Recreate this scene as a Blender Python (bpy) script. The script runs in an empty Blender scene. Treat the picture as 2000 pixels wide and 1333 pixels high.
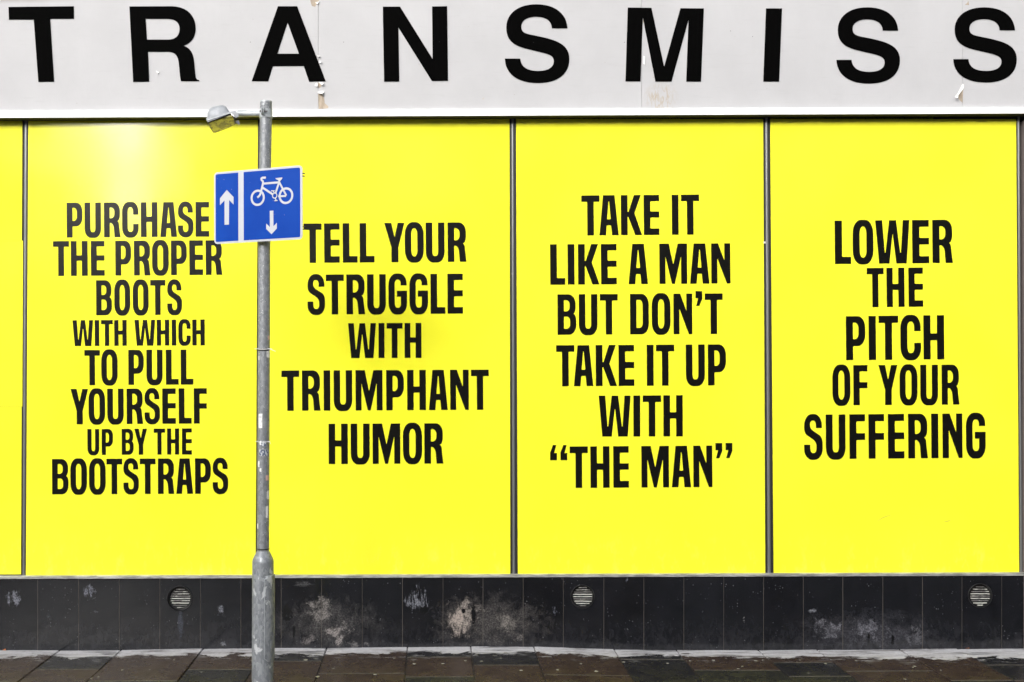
import bpy, bmesh, math, random
from mathutils import Vector, Matrix, Euler
from mathutils.geometry import tessellate_polygon
random.seed(7)
C = bpy.context.scene.collection
sc = bpy.context.scene

# ------------------------------------------------------------------ camera, sky, sun, exposure
F = 2187.5          # focal length in photo pixels
D = 7.0             # camera to shop front, metres
H = 1.76            # eye height
VX, VY = 940.0, 720.0
S = D / F
cam = bpy.data.objects.new('camera', bpy.data.cameras.new('camera'))
C.objects.link(cam)
cam.location = (0, -D, H)
cam.rotation_euler = (math.pi / 2, 0, 0)
cam.data.sensor_width = 36
cam.data.lens = F / 2000 * 36
cam.data.shift_x = (1000 - VX) / 2000
cam.data.shift_y = (VY - 666.5) / 2000
cam.data.clip_end = 2000
sc.camera = cam

SUN_EL, SUN_AZ = math.radians(20.5), math.radians(206)   # azimuth clockwise from +Y (north)
world = bpy.data.worlds.new('World'); sc.world = world
world.use_nodes = True
wn = world.node_tree; wn.nodes.clear()
sky = wn.nodes.new('ShaderNodeTexSky'); sky.sky_type = 'NISHITA'
sky.sun_disc = False; sky.sun_elevation = SUN_EL; sky.sun_rotation = SUN_AZ
sky.air_density = 1.0; sky.dust_density = 4.0; sky.ozone_density = 1.0
hs = wn.nodes.new('ShaderNodeHueSaturation'); hs.inputs['Saturation'].default_value = 0.2
bg = wn.nodes.new('ShaderNodeBackground'); bg.inputs[1].default_value = 0.15
wo = wn.nodes.new('ShaderNodeOutputWorld')
wn.links.new(sky.outputs[0], hs.inputs['Color']); wn.links.new(hs.outputs[0], bg.inputs[0]); wn.links.new(bg.outputs[0], wo.inputs[0])
sun = bpy.data.objects.new('sun', bpy.data.lights.new('sun', 'SUN')); C.objects.link(sun)
sun.data.energy = 0.5; sun.data.angle = math.radians(36); sun.data.color = (1, .97, .93)
sd = Vector((math.sin(SUN_AZ) * math.cos(SUN_EL), math.cos(SUN_AZ) * math.cos(SUN_EL), math.sin(SUN_EL)))
sun.rotation_euler = sd.to_track_quat('Z', 'Y').to_euler()
sun.location = sd * 30
sc.view_settings.view_transform = 'Standard'; sc.view_settings.look = 'None'
sc.view_settings.gamma = 1; sc.view_settings.exposure = 1.28
sc.view_settings.use_curve_mapping = False

# ------------------------------------------------------------------ measuring helpers
def hit(px, py, a=0.0, b=0.0, z0=0.0):
    """point of the plane Y = a + b*(Z - z0) on which a point measured in the photograph lies"""
    dx, dz = (px - VX) / F, (VY - py) / F
    t = (a + D + b * (H - z0)) / (1 - b * dz)
    return Vector((t * dx, -D + t, H + t * dz))
def ground(px, py):
    t = H * F / (py - VY)
    return Vector((t * (px - VX) / F, -D + t, 0))
def lerp(a, b, t): return a + (b - a) * t
def interp(tab, x):
    if x <= tab[0][0]: return tab[0][1]
    for (a, b), (c, d) in zip(tab, tab[1:]):
        if x <= c: return lerp(b, d, (x - a) / (c - a))
    return tab[-1][1]

# ------------------------------------------------------------------ node helpers
class NT:
    def __init__(s, name):
        s.m = bpy.data.materials.new(name); s.m.use_nodes = True
        s.t = s.m.node_tree; s.b = s.t.nodes['Principled BSDF']
    def n(s, kind, **kw):
        nd = s.t.nodes.new('ShaderNode' + kind)
        for k, v in kw.items():
            if k.startswith('i_'):
                key = k[2:].replace('_', ' ')
                nd.inputs[int(key) if key.isdigit() else key].default_value = v
            else: setattr(nd, k, v)
        return nd
    def l(s, a, b): s.t.links.new(a, b)
    def pos(s, scale=(1, 1, 1), loc=(0, 0, 0), rot=(0, 0, 0)):
        g = s.n('NewGeometry'); mp = s.n('Mapping')
        mp.inputs['Scale'].default_value = scale; mp.inputs['Location'].default_value = loc; mp.inputs['Rotation'].default_value = rot
        s.l(g.outputs['Position'], mp.inputs[0]); return mp.outputs[0]
    def noise(s, scale, detail=4, rough=.55, vec=None, dist=0.0):
        nd = s.n('TexNoise', i_Scale=scale, i_Detail=detail, i_Roughness=rough, i_Distortion=dist)
        s.l(vec if vec is not None else s.pos(), nd.inputs['Vector']); return nd.outputs['Fac']
    def ramp(s, fac, a, b, lo=0.0, hi=1.0):
        nd = s.n('MapRange', i_1=a, i_2=b, i_3=lo, i_4=hi); nd.interpolation_type = 'SMOOTHSTEP'
        s.l(fac, nd.inputs[0]); return nd.outputs[0]
    def math(s, op, a, b=0.0):
        nd = s.n('Math', operation=op)
        for i, v in enumerate((a, b)):
            if isinstance(v, (int, float)): nd.inputs[i].default_value = v
            else: s.l(v, nd.inputs[i])
        return nd.outputs[0]
    def mix(s, fac, a, b):
        nd = s.n('Mix', data_type='RGBA')
        for i, v in ((0, fac), (6, a), (7, b)):
            if isinstance(v, (int, float)): nd.inputs[i].default_value = v
            elif isinstance(v, tuple): nd.inputs[i].default_value = (*v, 1)
            else: s.l(v, nd.inputs[i])
        return nd.outputs[2]
    def blob(s, cx, cz, rx, rz, soft=1.0, cy=0.0):
        """1 inside an ellipse of the XZ plane, falling to 0 at its rim"""
        mp = s.pos((1 / rx, .0001, 1 / rz), (-cx / rx, 0, -cz / rz))
        nd = s.n('VectorMath', operation='LENGTH'); s.l(mp, nd.inputs[0])
        return s.ramp(nd.outputs['Value'], 1.0, max(0.0, 1 - soft), 0, 1)
    def set(s, **kw):
        for k, v in kw.items():
            inp = s.b.inputs[k.replace('_', ' ')]
            if isinstance(v, (int, float)): inp.default_value = v
            elif isinstance(v, tuple): inp.default_value = (*v, 1)
            else: s.l(v, inp)
        return s
    def bump(s, height, strength=.3, dist=.002):
        nd = s.n('Bump', i_Strength=strength, i_Distance=dist)
        s.l(height, nd.inputs['Height']); s.l(nd.outputs[0], s.b.inputs['Normal']); return s

def simple(name, col, rough=.5, metal=0.0, vary=.12, scale=30, bump=.0):
    n = NT(name)
    f = n.noise(scale)
    d = tuple(c * (1 - vary) for c in col); e = tuple(min(1, c * (1 + vary)) for c in col)
    n.set(Base_Color=n.mix(f, d, e), Roughness=rough, Metallic=metal)
    if bump: n.bump(n.noise(scale * 6), bump)
    return n.m

M = {}
# yellow window vinyl, glossy, on panes that are not perfectly flat
def vinyl(name, seed):
    n = NT(name)
    big = n.noise(1.3, 2, .5, n.pos((1, 1, 1), (seed, 0, seed * 2)))
    col = n.mix(n.ramp(big, .3, .7), (.93, .91, .034), (.95, .93, .042))
    # faint dried runs and dusty smears low on the film
    g = n.noise(7, 6, .7, n.pos((1.6, 1, .8), (seed, 0, 0)))
    z = n.n('SeparateXYZ'); ge = n.n('NewGeometry'); n.l(ge.outputs['Position'], z.inputs[0])
    low = n.ramp(z.outputs['Z'], .78, .46)
    dust = n.math('MULTIPLY', n.ramp(g, .5, .72), n.math('MULTIPLY', low, .16))
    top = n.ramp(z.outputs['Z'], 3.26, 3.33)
    trim_shade = n.math('MULTIPLY', top, n.ramp(n.noise(14, 5, .7, n.pos((.6, 1, 2))), .3, .8, .2, .6))  # shade under the trim, painted into the film with streaky noise
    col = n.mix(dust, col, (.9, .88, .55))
    col = n.mix(trim_shade, col, (.30, .25, .06))
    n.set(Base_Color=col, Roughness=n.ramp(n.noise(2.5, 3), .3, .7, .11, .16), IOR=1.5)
    n.bump(n.noise(.9, 1, .4, n.pos((1, 1, 1), (seed * 3, 0, 0))), .2, .010)
    return n.m
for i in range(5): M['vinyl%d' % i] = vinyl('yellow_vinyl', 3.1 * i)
n = NT('black_vinyl'); n.set(Base_Color=n.mix(n.noise(60), (.0035, .0035, .0028), (.006, .006, .005)), Roughness=.26, Specular_IOR_Level=.24); M['ink'] = n.m
n = NT('black_sign_letter'); n.set(Base_Color=(.0012, .0012, .0012), Roughness=.8, Specular_IOR_Level=.03); M['letter'] = n.m

# painted fascia board
n = NT('fascia_white_paint')
a = n.noise(3, 5, .6); b_ = n.noise(26, 4, .6, n.pos((.25, 1, 3)))
col = n.mix(n.ramp(a, .25, .75), (.49, .49, .504), (.53, .53, .545))
col = n.mix(n.math('MULTIPLY', n.ramp(b_, .55, .8), .35), col, (.43, .43, .44))
W = hit(1290, 192, -.05)
m_ = n.math('MULTIPLY', n.blob(W.x, W.z, .125, .11, .8), n.ramp(n.noise(22, 5, .65, n.pos((2.2, 1, .55)), 1.5), .46, .62))
col = n.mix(n.math('MULTIPLY', m_, .75), col, (.42, .33, .22))
for (px, py, rx, rz) in ((1415, -6, .16, .035), (1770, -4, .09, .035), (20, 0, .5, .04)):  # last ellipse paints in a shadow line along the top left
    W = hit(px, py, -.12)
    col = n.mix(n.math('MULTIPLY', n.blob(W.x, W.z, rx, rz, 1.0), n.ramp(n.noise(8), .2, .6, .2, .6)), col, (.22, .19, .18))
sp = n.n('TexVoronoi', i_Scale=16); n.l(n.pos(), sp.inputs['Vector'])
spk = n.math('MULTIPLY', n.ramp(sp.outputs['Distance'], .055, .03), n.ramp(n.noise(5), .55, .6))
col = n.mix(n.math('MULTIPLY', spk, .7), col, (.32, .28, .24))
n.set(Base_Color=col, Roughness=.62, Specular_IOR_Level=.3)
hgt = n.math('ADD', n.noise(180, 3, .7), n.math('MULTIPLY', n.noise(14, 4, .6, n.pos((1, 1, .3))), 2.0))
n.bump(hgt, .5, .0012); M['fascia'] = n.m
M['trim'] = simple('white_gloss_trim', (.86, .86, .87), .35, 0, .03, 12)
M['flake'] = simple('curled_white_paint', (.8, .8, .79), .5, 0, .04, 80)
n = NT('bare_board_and_shade'); n.set(Base_Color=n.mix(n.ramp(n.noise(40, 5, .6, n.pos((1, 1, .35))), .35, .7), (.50, .42, .33), (.33, .27, .21)), Roughness=.8); M['bare_and_shade'] = n.m
M['scuff'] = simple('dirty_scuff', (.42, .38, .06), .6)
M['dark_gap'] = simple('dark_gap', (.006, .006, .006), .8)

# metals
n = NT('brushed_aluminium')
n.set(Base_Color=n.mix(n.noise(8, 5, .7, n.pos((30, 30, .6))), (.15, .16, .17), (.30, .30, .295)), Metallic=.5, Roughness=.35); M['alu'] = n.m
n = NT('worn_sill_metal')
n.set(Base_Color=n.mix(n.ramp(n.noise(14, 6, .7, n.pos((.7, 1, 6))), .35, .65), (.26, .26, .255), (.62, .62, .60)), Metallic=.35, Roughness=.45); M['sill'] = n.m
M['rubber_and_shadow'] = simple('black_gasket_and_shadow', (.012, .012, .012), .6)
def galv(name, lo, hi, vs, thr, speck, bs=12):
    n = NT(name)
    v = n.n('TexVoronoi', i_Scale=vs); n.l(n.pos((1, 1, .55)), v.inputs['Vector'])
    s_ = n.n('SeparateColor'); n.l(v.outputs['Color'], s_.inputs[0])
    f = n.ramp(s_.outputs[0], 0, 1)
    col = n.mix(f, lo, hi)
    big = n.ramp(n.noise(bs, 4, .6, n.pos((1, 1, .6)), .5), .60, .63)
    col = n.mix(n.math('MULTIPLY', big, thr), col, (.62, .64, .66))
    v2 = n.n('TexVoronoi', i_Scale=95); n.l(n.pos(), v2.inputs['Vector'])
    sp = n.math('MULTIPLY', n.ramp(v2.outputs['Distance'], .22, .12), n.ramp(n.noise(30, 2), .48, .55))
    col = n.mix(n.math('MULTIPLY', sp, speck), col, (.75, .77, .79))
    grime = n.ramp(n.noise(6, 5, .7, n.pos((3, 3, .5))), .58, .78)
    col = n.mix(n.math('MULTIPLY', grime, .2), col, (.12, .115, .10))
    n.set(Base_Color=col, Metallic=.3, Roughness=n.ramp(s_.outputs[1], 0, 1, .38, .6)); n.bump(n.noise(120, 3), .25, .001)
    return n.m
M['pole'] = galv('galvanised_tube', (.20, .21, .225), (.285, .30, .32), 110, .15, .9, 30)
M['post'] = galv('galvanised_spangled_post', (.20, .215, .235), (.32, .34, .365), 85, .9, .3, 20)
M['clamp'] = galv('galvanised_clamp', (.42, .45, .47), (.52, .55, .57), 60, .2, .2)
M['lampgrey'] = simple('weathered_pale_grey_casting', (.31, .33, .355), .5, .1, .35, 40, .2)
M['dark_steel'] = simple('dark_rusty_steel', (.05, .035, .03), .6, .3, .4, 60)
M['white_tie'] = simple('white_plastic', (.8, .8, .8), .4, 0, .05)
M['black_band'] = simple('black_band', (.03, .03, .03), .5)
n = NT('prismatic_lamp_bowl')
tr = n.n('BsdfTransparent'); tr.inputs[0].default_value = (.80, .78, .62, 1)
gl = n.n('BsdfGlossy'); gl.inputs['Roughness'].default_value = .35
wv = n.noise(60, 3, .6, n.pos((.4, 1, 1.6))); bp = n.n('Bump', i_Strength=.2, i_Distance=.002); n.l(wv, bp.inputs['Height']); n.l(bp.outputs[0], gl.inputs['Normal'])
mx = n.n('MixShader'); mx.inputs[0].default_value = .0015
n.l(n.mix(n.ramp(n.noise(30, 4, .6, n.pos((1, 1, 2)), .6), .40, .62), (.93, .91, .80), (.74, .72, .60)), tr.inputs[0])
df = n.n('BsdfDiffuse'); n.l(n.mix(n.ramp(n.noise(38, 5, .65, n.pos((1, 1, 2.2)), .6), .42, .60), (.36, .33, .045), (.17, .155, .04)), df.inputs[0])  # yellow painted in for wall light refracted by the clear bowl
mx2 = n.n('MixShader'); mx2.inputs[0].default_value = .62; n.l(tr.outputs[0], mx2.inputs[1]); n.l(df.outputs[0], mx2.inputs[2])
n.l(mx2.outputs[0], mx.inputs[1]); n.l(gl.outputs[0], mx.inputs[2])
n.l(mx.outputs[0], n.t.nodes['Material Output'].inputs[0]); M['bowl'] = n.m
n = NT('retroreflective_blue')
ch = n.n('TexVoronoi', i_Scale=30); n.l(n.pos(), ch.inputs['Vector'])
chip = n.math('MULTIPLY', n.ramp(ch.outputs['Distance'], .09, .05), n.ramp(n.noise(7), .52, .56))
col = n.mix(n.ramp(n.noise(5, 5), .3, .7), (.001, .044, .32), (.002, .054, .36))
scr = n.ramp(n.noise(18, 6, .7, n.pos((5, 5, .8), rot=(0, .6, 0)), .4), .68, .74)
col = n.mix(n.math('MULTIPLY', scr, .35), col, (.12, .25, .7))
n.set(Base_Color=n.mix(n.math('MULTIPLY', chip, .6), col, (.25, .27, .32)), Roughness=.35, Specular_IOR_Level=.12); M['blue'] = n.m
M['signwhite'] = simple('retroreflective_white', (.48, .50, .54), .4, 0, .03, 60)
n = NT('chipped_sign_edge'); n.set(Base_Color=n.mix(n.ramp(n.noise(70, 4), .6, .66), (.52, .54, .57), (.18, .155, .13)), Roughness=.5); M['signedge'] = n.m

# polished black plinth tile
n = NT('black_polished_tile')
info = n.n('ObjectInfo')
base = n.mix(info.outputs['Random'], (.0045, .005, .0065), (.009, .010, .0125))
def cl(a_): return n.math('MINIMUM', a_, .95)
haze = n.ramp(n.noise(6, 7, .72, n.pos((1, 1, .7)), .8), .30, .85)
base = n.mix(n.math('MULTIPLY', haze, .5), base, (.018, .0185, .024))
zz = n.n('SeparateXYZ'); ge = n.n('NewGeometry'); n.l(ge.outputs['Position'], zz.inputs[0])
lowz = n.ramp(zz.outputs['Z'], .30, 0.0)
base = n.mix(n.math('MULTIPLY', lowz, n.ramp(n.noise(26, 8, .75, n.pos((1, 1, .6)), .5), .42, .66, .05, .6)), base, (.032, .032, .037))
gr = n.ramp(n.noise(95, 6, .8), .40, .62)
def stain(px, py, rx, rz, col, amt, thr=(.44, .60), sc_=11, vec=(1, 1, 1)):
    global base
    W = hit(px, py)
    bl_ = n.blob(W.x, W.z, rx, rz, .95)
    lvl = n.math('ADD', n.noise(sc_, 9, .74, n.pos(vec, (px * .37, 0, 0)), .4), n.math('MULTIPLY', n.math('SUBTRACT', bl_, 1.0), .26))
    m = n.math('MULTIPLY', n.ramp(lvl, *thr), n.ramp(gr, 0, 1, .25, 1))
    m = n.math('MULTIPLY', m, n.ramp(bl_, 0.0, .22))
    base = n.mix(cl(n.math('MULTIPLY', m, amt * 1.5)), base, tuple(c * .8 for c in col))
stain(640, 1215, .46, .22, (.12, .115, .115), .6, (.22, .62), 15, (1, 1, .8))
stain(960, 1215, .5, .26, (.14, .13, .125), .6, (.24, .62), 15)
stain(1700, 1235, .62, .2, (.09, .09, .105), .6, (.24, .64), 14)
stain(625, 1190, .20, .17, (.28, .26, .25), .9, (.40, .56), 16)
stain(585, 1140, .16, .05, (.11, .11, .115), .7, (.40, .56), 18, (.5, 1, 2))
stain(600, 1250, .16, .07, (.22, .20, .20), .8)
stain(665, 1235, .20, .13, (.36, .33, .32), .9, (.40, .56), 16)
stain(700, 1258, .20, .05, (.25, .24, .24), .7)
stain(740, 1250, .18, .05, (.14, .14, .15), .7)
stain(905, 1200, .22, .18, (.36, .32, .29), .85, (.40, .56), 15)
stain(898, 1212, .15, .15, (.50, .43, .385), 1.0, (.34, .56), 15, (2, 1, .8))
stain(985, 1215, .20, .15, (.26, .24, .22), .8, (.42, .62))
stain(1010, 1240, .12, .08, (.22, .20, .19), .6)
stain(815, 1170, .14, .14, (.30, .31, .36), .85, (.42, .54), 18, (3, 1, .7))
stain(850, 1190, .2, .16, (.20, .19, .20), .5, (.5, .68), 12)
stain(1615, 1225, .20, .16, (.22, .22, .25), .85, (.42, .58), 15)
stain(1700, 1230, .22, .14, (.20, .20, .23), .85, (.42, .58), 15)
stain(1790, 1240, .22, .12, (.16, .16, .18), .8, (.42, .60), 15)
stain(1590, 1192, .06, .03, (.24, .25, .28), .8, (.4, .55), 20)
stain(30, 1165, .10, .10, (.26, .27, .32), .8, (.40, .50), 18, (1.5, 1, .7))
stain(25, 1128, .06, .05, (.22, .23, .28), .8, (.42, .52), 24, (1, 1, 1.5))
stain(95, 1205, .07, .05, (.10, .11, .12), .7, (.44, .56), 20)
stain(188, 1194, .05, .015, (.16, .17, .2), .7, (.4, .5), 30, (.5, 1, 2))
stain(436, 1258, .03, .03, (.26, .27, .3), .8, (.38, .5), 26, (2, 1, 1))
stain(1083, 1190, .03, .06, (.2, .21, .26), .7, (.42, .52), 26, (2, 1, .8))
stain(1453, 1210, .02, .03, (.4, .4, .4), .8, (.38, .5), 40)
stain(175, 1155, .07, .08, (.22, .23, .28), .8, (.42, .52), 22, (2.5, 1, .8))
stain(353, 1215, .022, .13, (.07, .08, .11), .5, (.2, .4))
stain(432, 1190, .05, .07, (.24, .25, .29), .7, (.42, .52), 24)
stain(1220, 1130, .06, .06, (.18, .19, .24), .7, (.48, .6), 24, (3, 1, .6))
def dark(px, py, rx, rz, rot=0):
    global base
    W = hit(px, py)
    base = n.mix(n.ramp(n.math('ADD', n.noise(40, 6, .7), n.math('MULTIPLY', n.math('SUBTRACT', n.blob(W.x, W.z, rx, rz, .8), 1.0), .5)), .32, .42), base, (.006, .0065, .0075))
dark(925, 1200, .030, .12); dark(905, 1193, .022, .03); dark(560, 1200, .07, .10); dark(575, 1235, .02, .07); dark(830, 1190, .05, .05); dark(1695, 1245, .018, .06); dark(1742, 1250, .02, .06)
v3 = n.n('TexVoronoi', i_Scale=58); n.l(n.pos((1, 1, .8)), v3.inputs['Vector'])
dots = n.math('MULTIPLY', n.ramp(v3.outputs['Distance'], .16, .07), n.ramp(n.noise(9, 4, .7), .50, .64))
base = n.mix(n.math('MULTIPLY', dots, .55), base, (.34, .35, .37))
scr = n.ramp(n.noise(7, 6, .75, n.pos((9, 1, 1.2), rot=(0, .35, 0)), .5), .66, .72)
base = n.mix(n.math('MULTIPLY', scr, .3), base, (.16, .17, .19))
n.set(Base_Color=base, Roughness=n.ramp(n.noise(3, 6, .7), .2, .8, .09, .17), IOR=1.5)
n.bump(n.noise(3, 2), .15, .002); M['tile'] = n.m
M['grout'] = simple('pale_grout', (.085, .075, .066), .9, 0, .3, 25)
M['slat'] = (lambda n: (n.set(Base_Color=n.mix(n.ramp(n.math('ADD', n.noise(24, 5, .7, n.pos((1, 1, 3))), n.math('MULTIPLY', n.math('SUBTRACT', n.n('ObjectInfo').outputs['Random'], .5), .28)), .42, .56), (.62, .62, .57), (.16, .155, .15)), Roughness=.5), n.m)[1])(NT('dirty_white_plastic'))
M['ventblack'] = simple('black_plastic', (.010, .010, .011), .4, 0, .3)

# wet paving stone
def paving(name, ca, cb, moss=0.0, salt=1.0):
    n = NT(name)
    info = n.n('ObjectInfo')
    off = n.n('VectorMath', operation='ADD'); n.l(n.pos(), off.inputs[0])
    k = n.n('VectorMath', operation='SCALE'); k.inputs['Scale'].default_value = 9.0
    cx = n.n('CombineXYZ'); n.l(info.outputs['Random'], cx.inputs[0]); n.l(cx.outputs[0], k.inputs[0]); n.l(k.outputs[0], off.inputs[1])
    v = off.outputs[0]
    col = n.mix(n.ramp(n.noise(9, 6, .65, v), .3, .7), ca, cb)
    fine = n.noise(140, 3, .8, v)
    col = n.mix(n.ramp(fine, .3, .8, 0, .35), col, tuple(c * 2.0 for c in cb))
    if moss:
        col = n.mix(n.math('MULTIPLY', n.ramp(n.noise(30, 6, .7, v), .48, .66), moss), col, (.06, .060, .038))
    # pale dried salts along the foot of the wall, with a ragged edge and dark wet streaks
    p = n.n('SeparateXYZ'); ge = n.n('NewGeometry'); n.l(ge.outputs['Position'], p.inputs[0])
    edge = n.math('ADD', p.outputs['Y'], n.math('MULTIPLY', n.math('SUBTRACT', n.noise(3.6, 8, .72, n.pos((1, 1.6, 0)), .6), .5), .48))
    right = n.ramp(p.outputs['X'], 1.2, 2.9, 0, .07)
    edge = n.math('ADD', edge, right)
    band = n.ramp(edge, -.165, -.135)
    streak = n.ramp(n.noise(7, 8, .78, n.pos((.35, 3.2, 0)), .5), .50, .60)
    band = n.math('MULTIPLY', band, n.math('SUBTRACT', 1.0, n.math('MULTIPLY', streak, .75)))
    wash = n.math('MULTIPLY', n.ramp(edge, -.33, -.15), n.ramp(n.noise(14, 6, .7, n.pos((.6, 2, 0))), .55, .62))
    band = n.math('MULTIPLY', n.math('MAXIMUM', band, n.math('MULTIPLY', wash, .55)), salt)
    col = n.mix(band, col, n.mix(n.noise(40, 5, .7), (.30, .295, .305), (.74, .735, .76)))
    n.set(Base_Color=col, Roughness=n.math('ADD', n.ramp(n.noise(5, 4, .6), .3, .7, .12, .38), n.math('MULTIPLY', band, .45)), IOR=1.4)
    n.bump(n.math('ADD', fine, n.math('MULTIPLY', n.noise(16, 4), 2.0)), .5, .0025)
    return n.m
M['stone_brown'] = paving('wet_brown_stone', (.027, .0175, .014), (.048, .033, .027))
M['stone_dark'] = paving('wet_dark_slate_stone', (.009, .009, .011), (.020, .0196, .022))
M['stone_green'] = paving('wet_greenish_stone', (.012, .0122, .0115), (.024, .024, .022), .5)
M['mortar'] = paving('dark_wet_mortar', (.018, .015, .013), (.04, .034, .028), 0, .3)
M['pointing'] = simple('pale_worn_pointing', (.12, .11, .098), .7, 0, .4, 30, .3)
M['kerb'] = simple('granite_kerb', (.16, .155, .15), .6, 0, .3, 60, .3)
M['asphalt'] = simple('asphalt', (.045, .045, .047), .7, 0, .3, 90, .6)
M['line'] = simple('road_paint', (.6, .6, .58), .6, 0, .15, 30)
M['gum'] = simple('old_chewing_gum', (.30, .29, .265), .6, 0, .3, 50)
M['pilaster'] = simple('brown_grey_stone', (.20, .165, .16), .7, 0, .15, 22, .3)
M['concrete'] = simple('upper_wall_render', (.30, .29, .28), .85, 0, .1, 8, .2)
M['stonefar'] = simple('grey_sandstone', (.17, .155, .14), .85, 0, .25, 3, .2)
M['stonefar2'] = simple('sooty_sandstone', (.12, .105, .095), .85, 0, .25, 3, .2)
M['slate'] = simple('roof_slate', (.05, .05, .055), .6, 0, .3, 12)
M['glass'] = simple('dark_window_glass', (.02, .022, .025), .08, 0, .1)
M['frame'] = simple('white_window_frame', (.55, .55, .53), .5)
M['leaf'] = simple('fallen_leaf', (.42, .14, .04), .7, 0, .3, 60)
M['sticker'] = (lambda n: (n.set(Base_Color=n.mix(n.ramp(n.noise(60, 4), .5, .62), (.78, .78, .78), (.55, .55, .56)), Roughness=.5), n.m)[1])(NT('torn_paper_sticker'))
M['stickerpink'] = simple('faded_pink_sticker', (.62, .42, .38), .6)
M['stickertext'] = (lambda n: (n.set(Base_Color=n.mix(n.ramp(n.noise(140, 2, .5, n.pos((1, 1, .5))), .48, .54), (.10, .12, .18), (.55, .58, .62)), Roughness=.5), n.m)[1])(NT('printed_sticker'))

# ------------------------------------------------------------------ object helpers
ORG = {}
def prop(o, label=None, cat=None, group=None, kind=None):
    if label: o['label'] = label
    if cat: o['category'] = cat
    if group: o['group'] = group
    if kind: o['kind'] = kind
    return o
def thing(name, loc, label, cat, group=None, rot=(0, 0, 0)):
    o = bpy.data.objects.new(name, None); C.objects.link(o)
    o.location = loc; o.rotation_euler = rot; o.empty_display_size = .1
    ORG[o] = Matrix.LocRotScale(Vector(loc), Euler(rot), None)
    return prop(o, label, cat, group)
def mesh(name, verts, faces, mat, parent=None, smooth=False, local=False):
    """verts in world coordinates unless local"""
    if parent is not None and not local:
        inv = ORG[parent].inverted(); verts = [inv @ Vector(v) for v in verts]
    me = bpy.data.meshes.new(name); me.from_pydata([tuple(v) for v in verts], [], faces)
    bm = bmesh.new(); bm.from_mesh(me); bmesh.ops.recalc_face_normals(bm, faces=bm.faces); bm.to_mesh(me); bm.free()
    if smooth:
        for p in me.polygons: p.use_smooth = True
        me.set_sharp_from_angle(angle=math.radians(40))
    me.materials.append(mat)
    o = bpy.data.objects.new(name, me); C.objects.link(o)
    if parent is not None:
        o.parent = parent; ORG[o] = ORG[parent]
    else: ORG[o] = Matrix.Identity(4)
    return o
def prism_data(outer, holes, front, back):
    """outline (2D points) with holes, front/back map a 2D point to 3D"""
    loops = [outer] + list(holes)
    flat = [p for lp in loops for p in lp]
    tris = tessellate_polygon([[Vector((p[0], p[1], 0)) for p in lp] for lp in loops])
    N = len(flat)
    V = [front(*p) for p in flat] + [back(*p) for p in flat]
    Fc = [tuple(t) for t in tris] + [tuple(N + i for i in reversed(t)) for t in tris]
    k = 0
    for lp in loops:
        m = len(lp)
        for i in range(m):
            a, b = k + i, k + (i + 1) % m
            Fc.append((a, b, N + b, N + a))
        k += m
    return V, Fc
def box(name, a, b, mat, parent=None, bevel=0.0):
    x0, y0, z0 = a; x1, y1, z1 = b
    V = [(x, y, z) for x in (x0, x1) for y in (y0, y1) for z in (z0, z1)]
    Fc = [(0, 1, 3, 2), (4, 6, 7, 5), (0, 4, 5, 1), (2, 3, 7, 6), (0, 2, 6, 4), (1, 5, 7, 3)]
    o = mesh(name, V, Fc, mat, parent)
    if bevel:
        bm = bmesh.new(); bm.from_mesh(o.data)
        bmesh.ops.bevel(bm, geom=list(bm.edges), offset=bevel, segments=2, affect='EDGES'); bm.to_mesh(o.data); bm.free()
    return o
def tube(name, pts, r, mat, parent=None, seg=20, cap=True, local=False):
    rs = r if isinstance(r, (list, tuple)) else [r] * len(pts)
    V, Fc = [], []; pts = [Vector(p) for p in pts]; ref = None
    for i, p in enumerate(pts):
        t = (pts[min(i + 1, len(pts) - 1)] - pts[max(i - 1, 0)]).normalized()
        if ref is None: ref = t.orthogonal().normalized()
        u = (ref - t * ref.dot(t)).normalized(); w = t.cross(u); ref = u
        for k in range(seg):
            a = 2 * math.pi * k / seg
            V.append(p + (u * math.cos(a) + w * math.sin(a)) * rs[i])
    for i in range(len(pts) - 1):
        for k in range(seg):
            a, b = i * seg + k, i * seg + (k + 1) % seg
            Fc.append((a, b, b + seg, a + seg))
    if cap: Fc.append(tuple(range(seg))); Fc.append(tuple(range(len(V) - seg, len(V))))
    return mesh(name, V, Fc, mat, parent, smooth=True, local=local)
def rounded(pts, seg=6):
    """polygon whose points may carry corner distances (x, y, d_prev, d_next)"""
    out = []; n = len(pts)
    for i, p in enumerate(pts):
        if len(p) == 2: out.append((p[0], p[1])); continue
        x, y, d0 = p[:3]; d1 = p[3] if len(p) > 3 else d0
        c = Vector((x, y)); a = Vector(pts[i - 1][:2]) - c; b = Vector(pts[(i + 1) % n][:2]) - c
        A = c + a.normalized() * min(d0, a.length * .999); B = c + b.normalized() * min(d1, b.length * .999)
        P1 = A.lerp(c, .56); P2 = B.lerp(c, .56)
        for k in range(seg + 1):
            t = k / seg
            q = A * (1 - t) ** 3 + P1 * 3 * t * (1 - t) ** 2 + P2 * 3 * t * t * (1 - t) + B * t ** 3
            out.append((q.x, q.y))
    res = [out[0]]
    for q in out[1:]:
        if abs(q[0] - res[-1][0]) + abs(q[1] - res[-1][1]) > 1e-5: res.append(q)
    if abs(res[0][0] - res[-1][0]) + abs(res[0][1] - res[-1][1]) < 1e-5: res.pop()
    return res
def circle(cx, cy, r, n=28): return [(cx + r * math.cos(2 * math.pi * k / n), cy + r * math.sin(2 * math.pi * k / n)) for k in range(n)]
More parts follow.
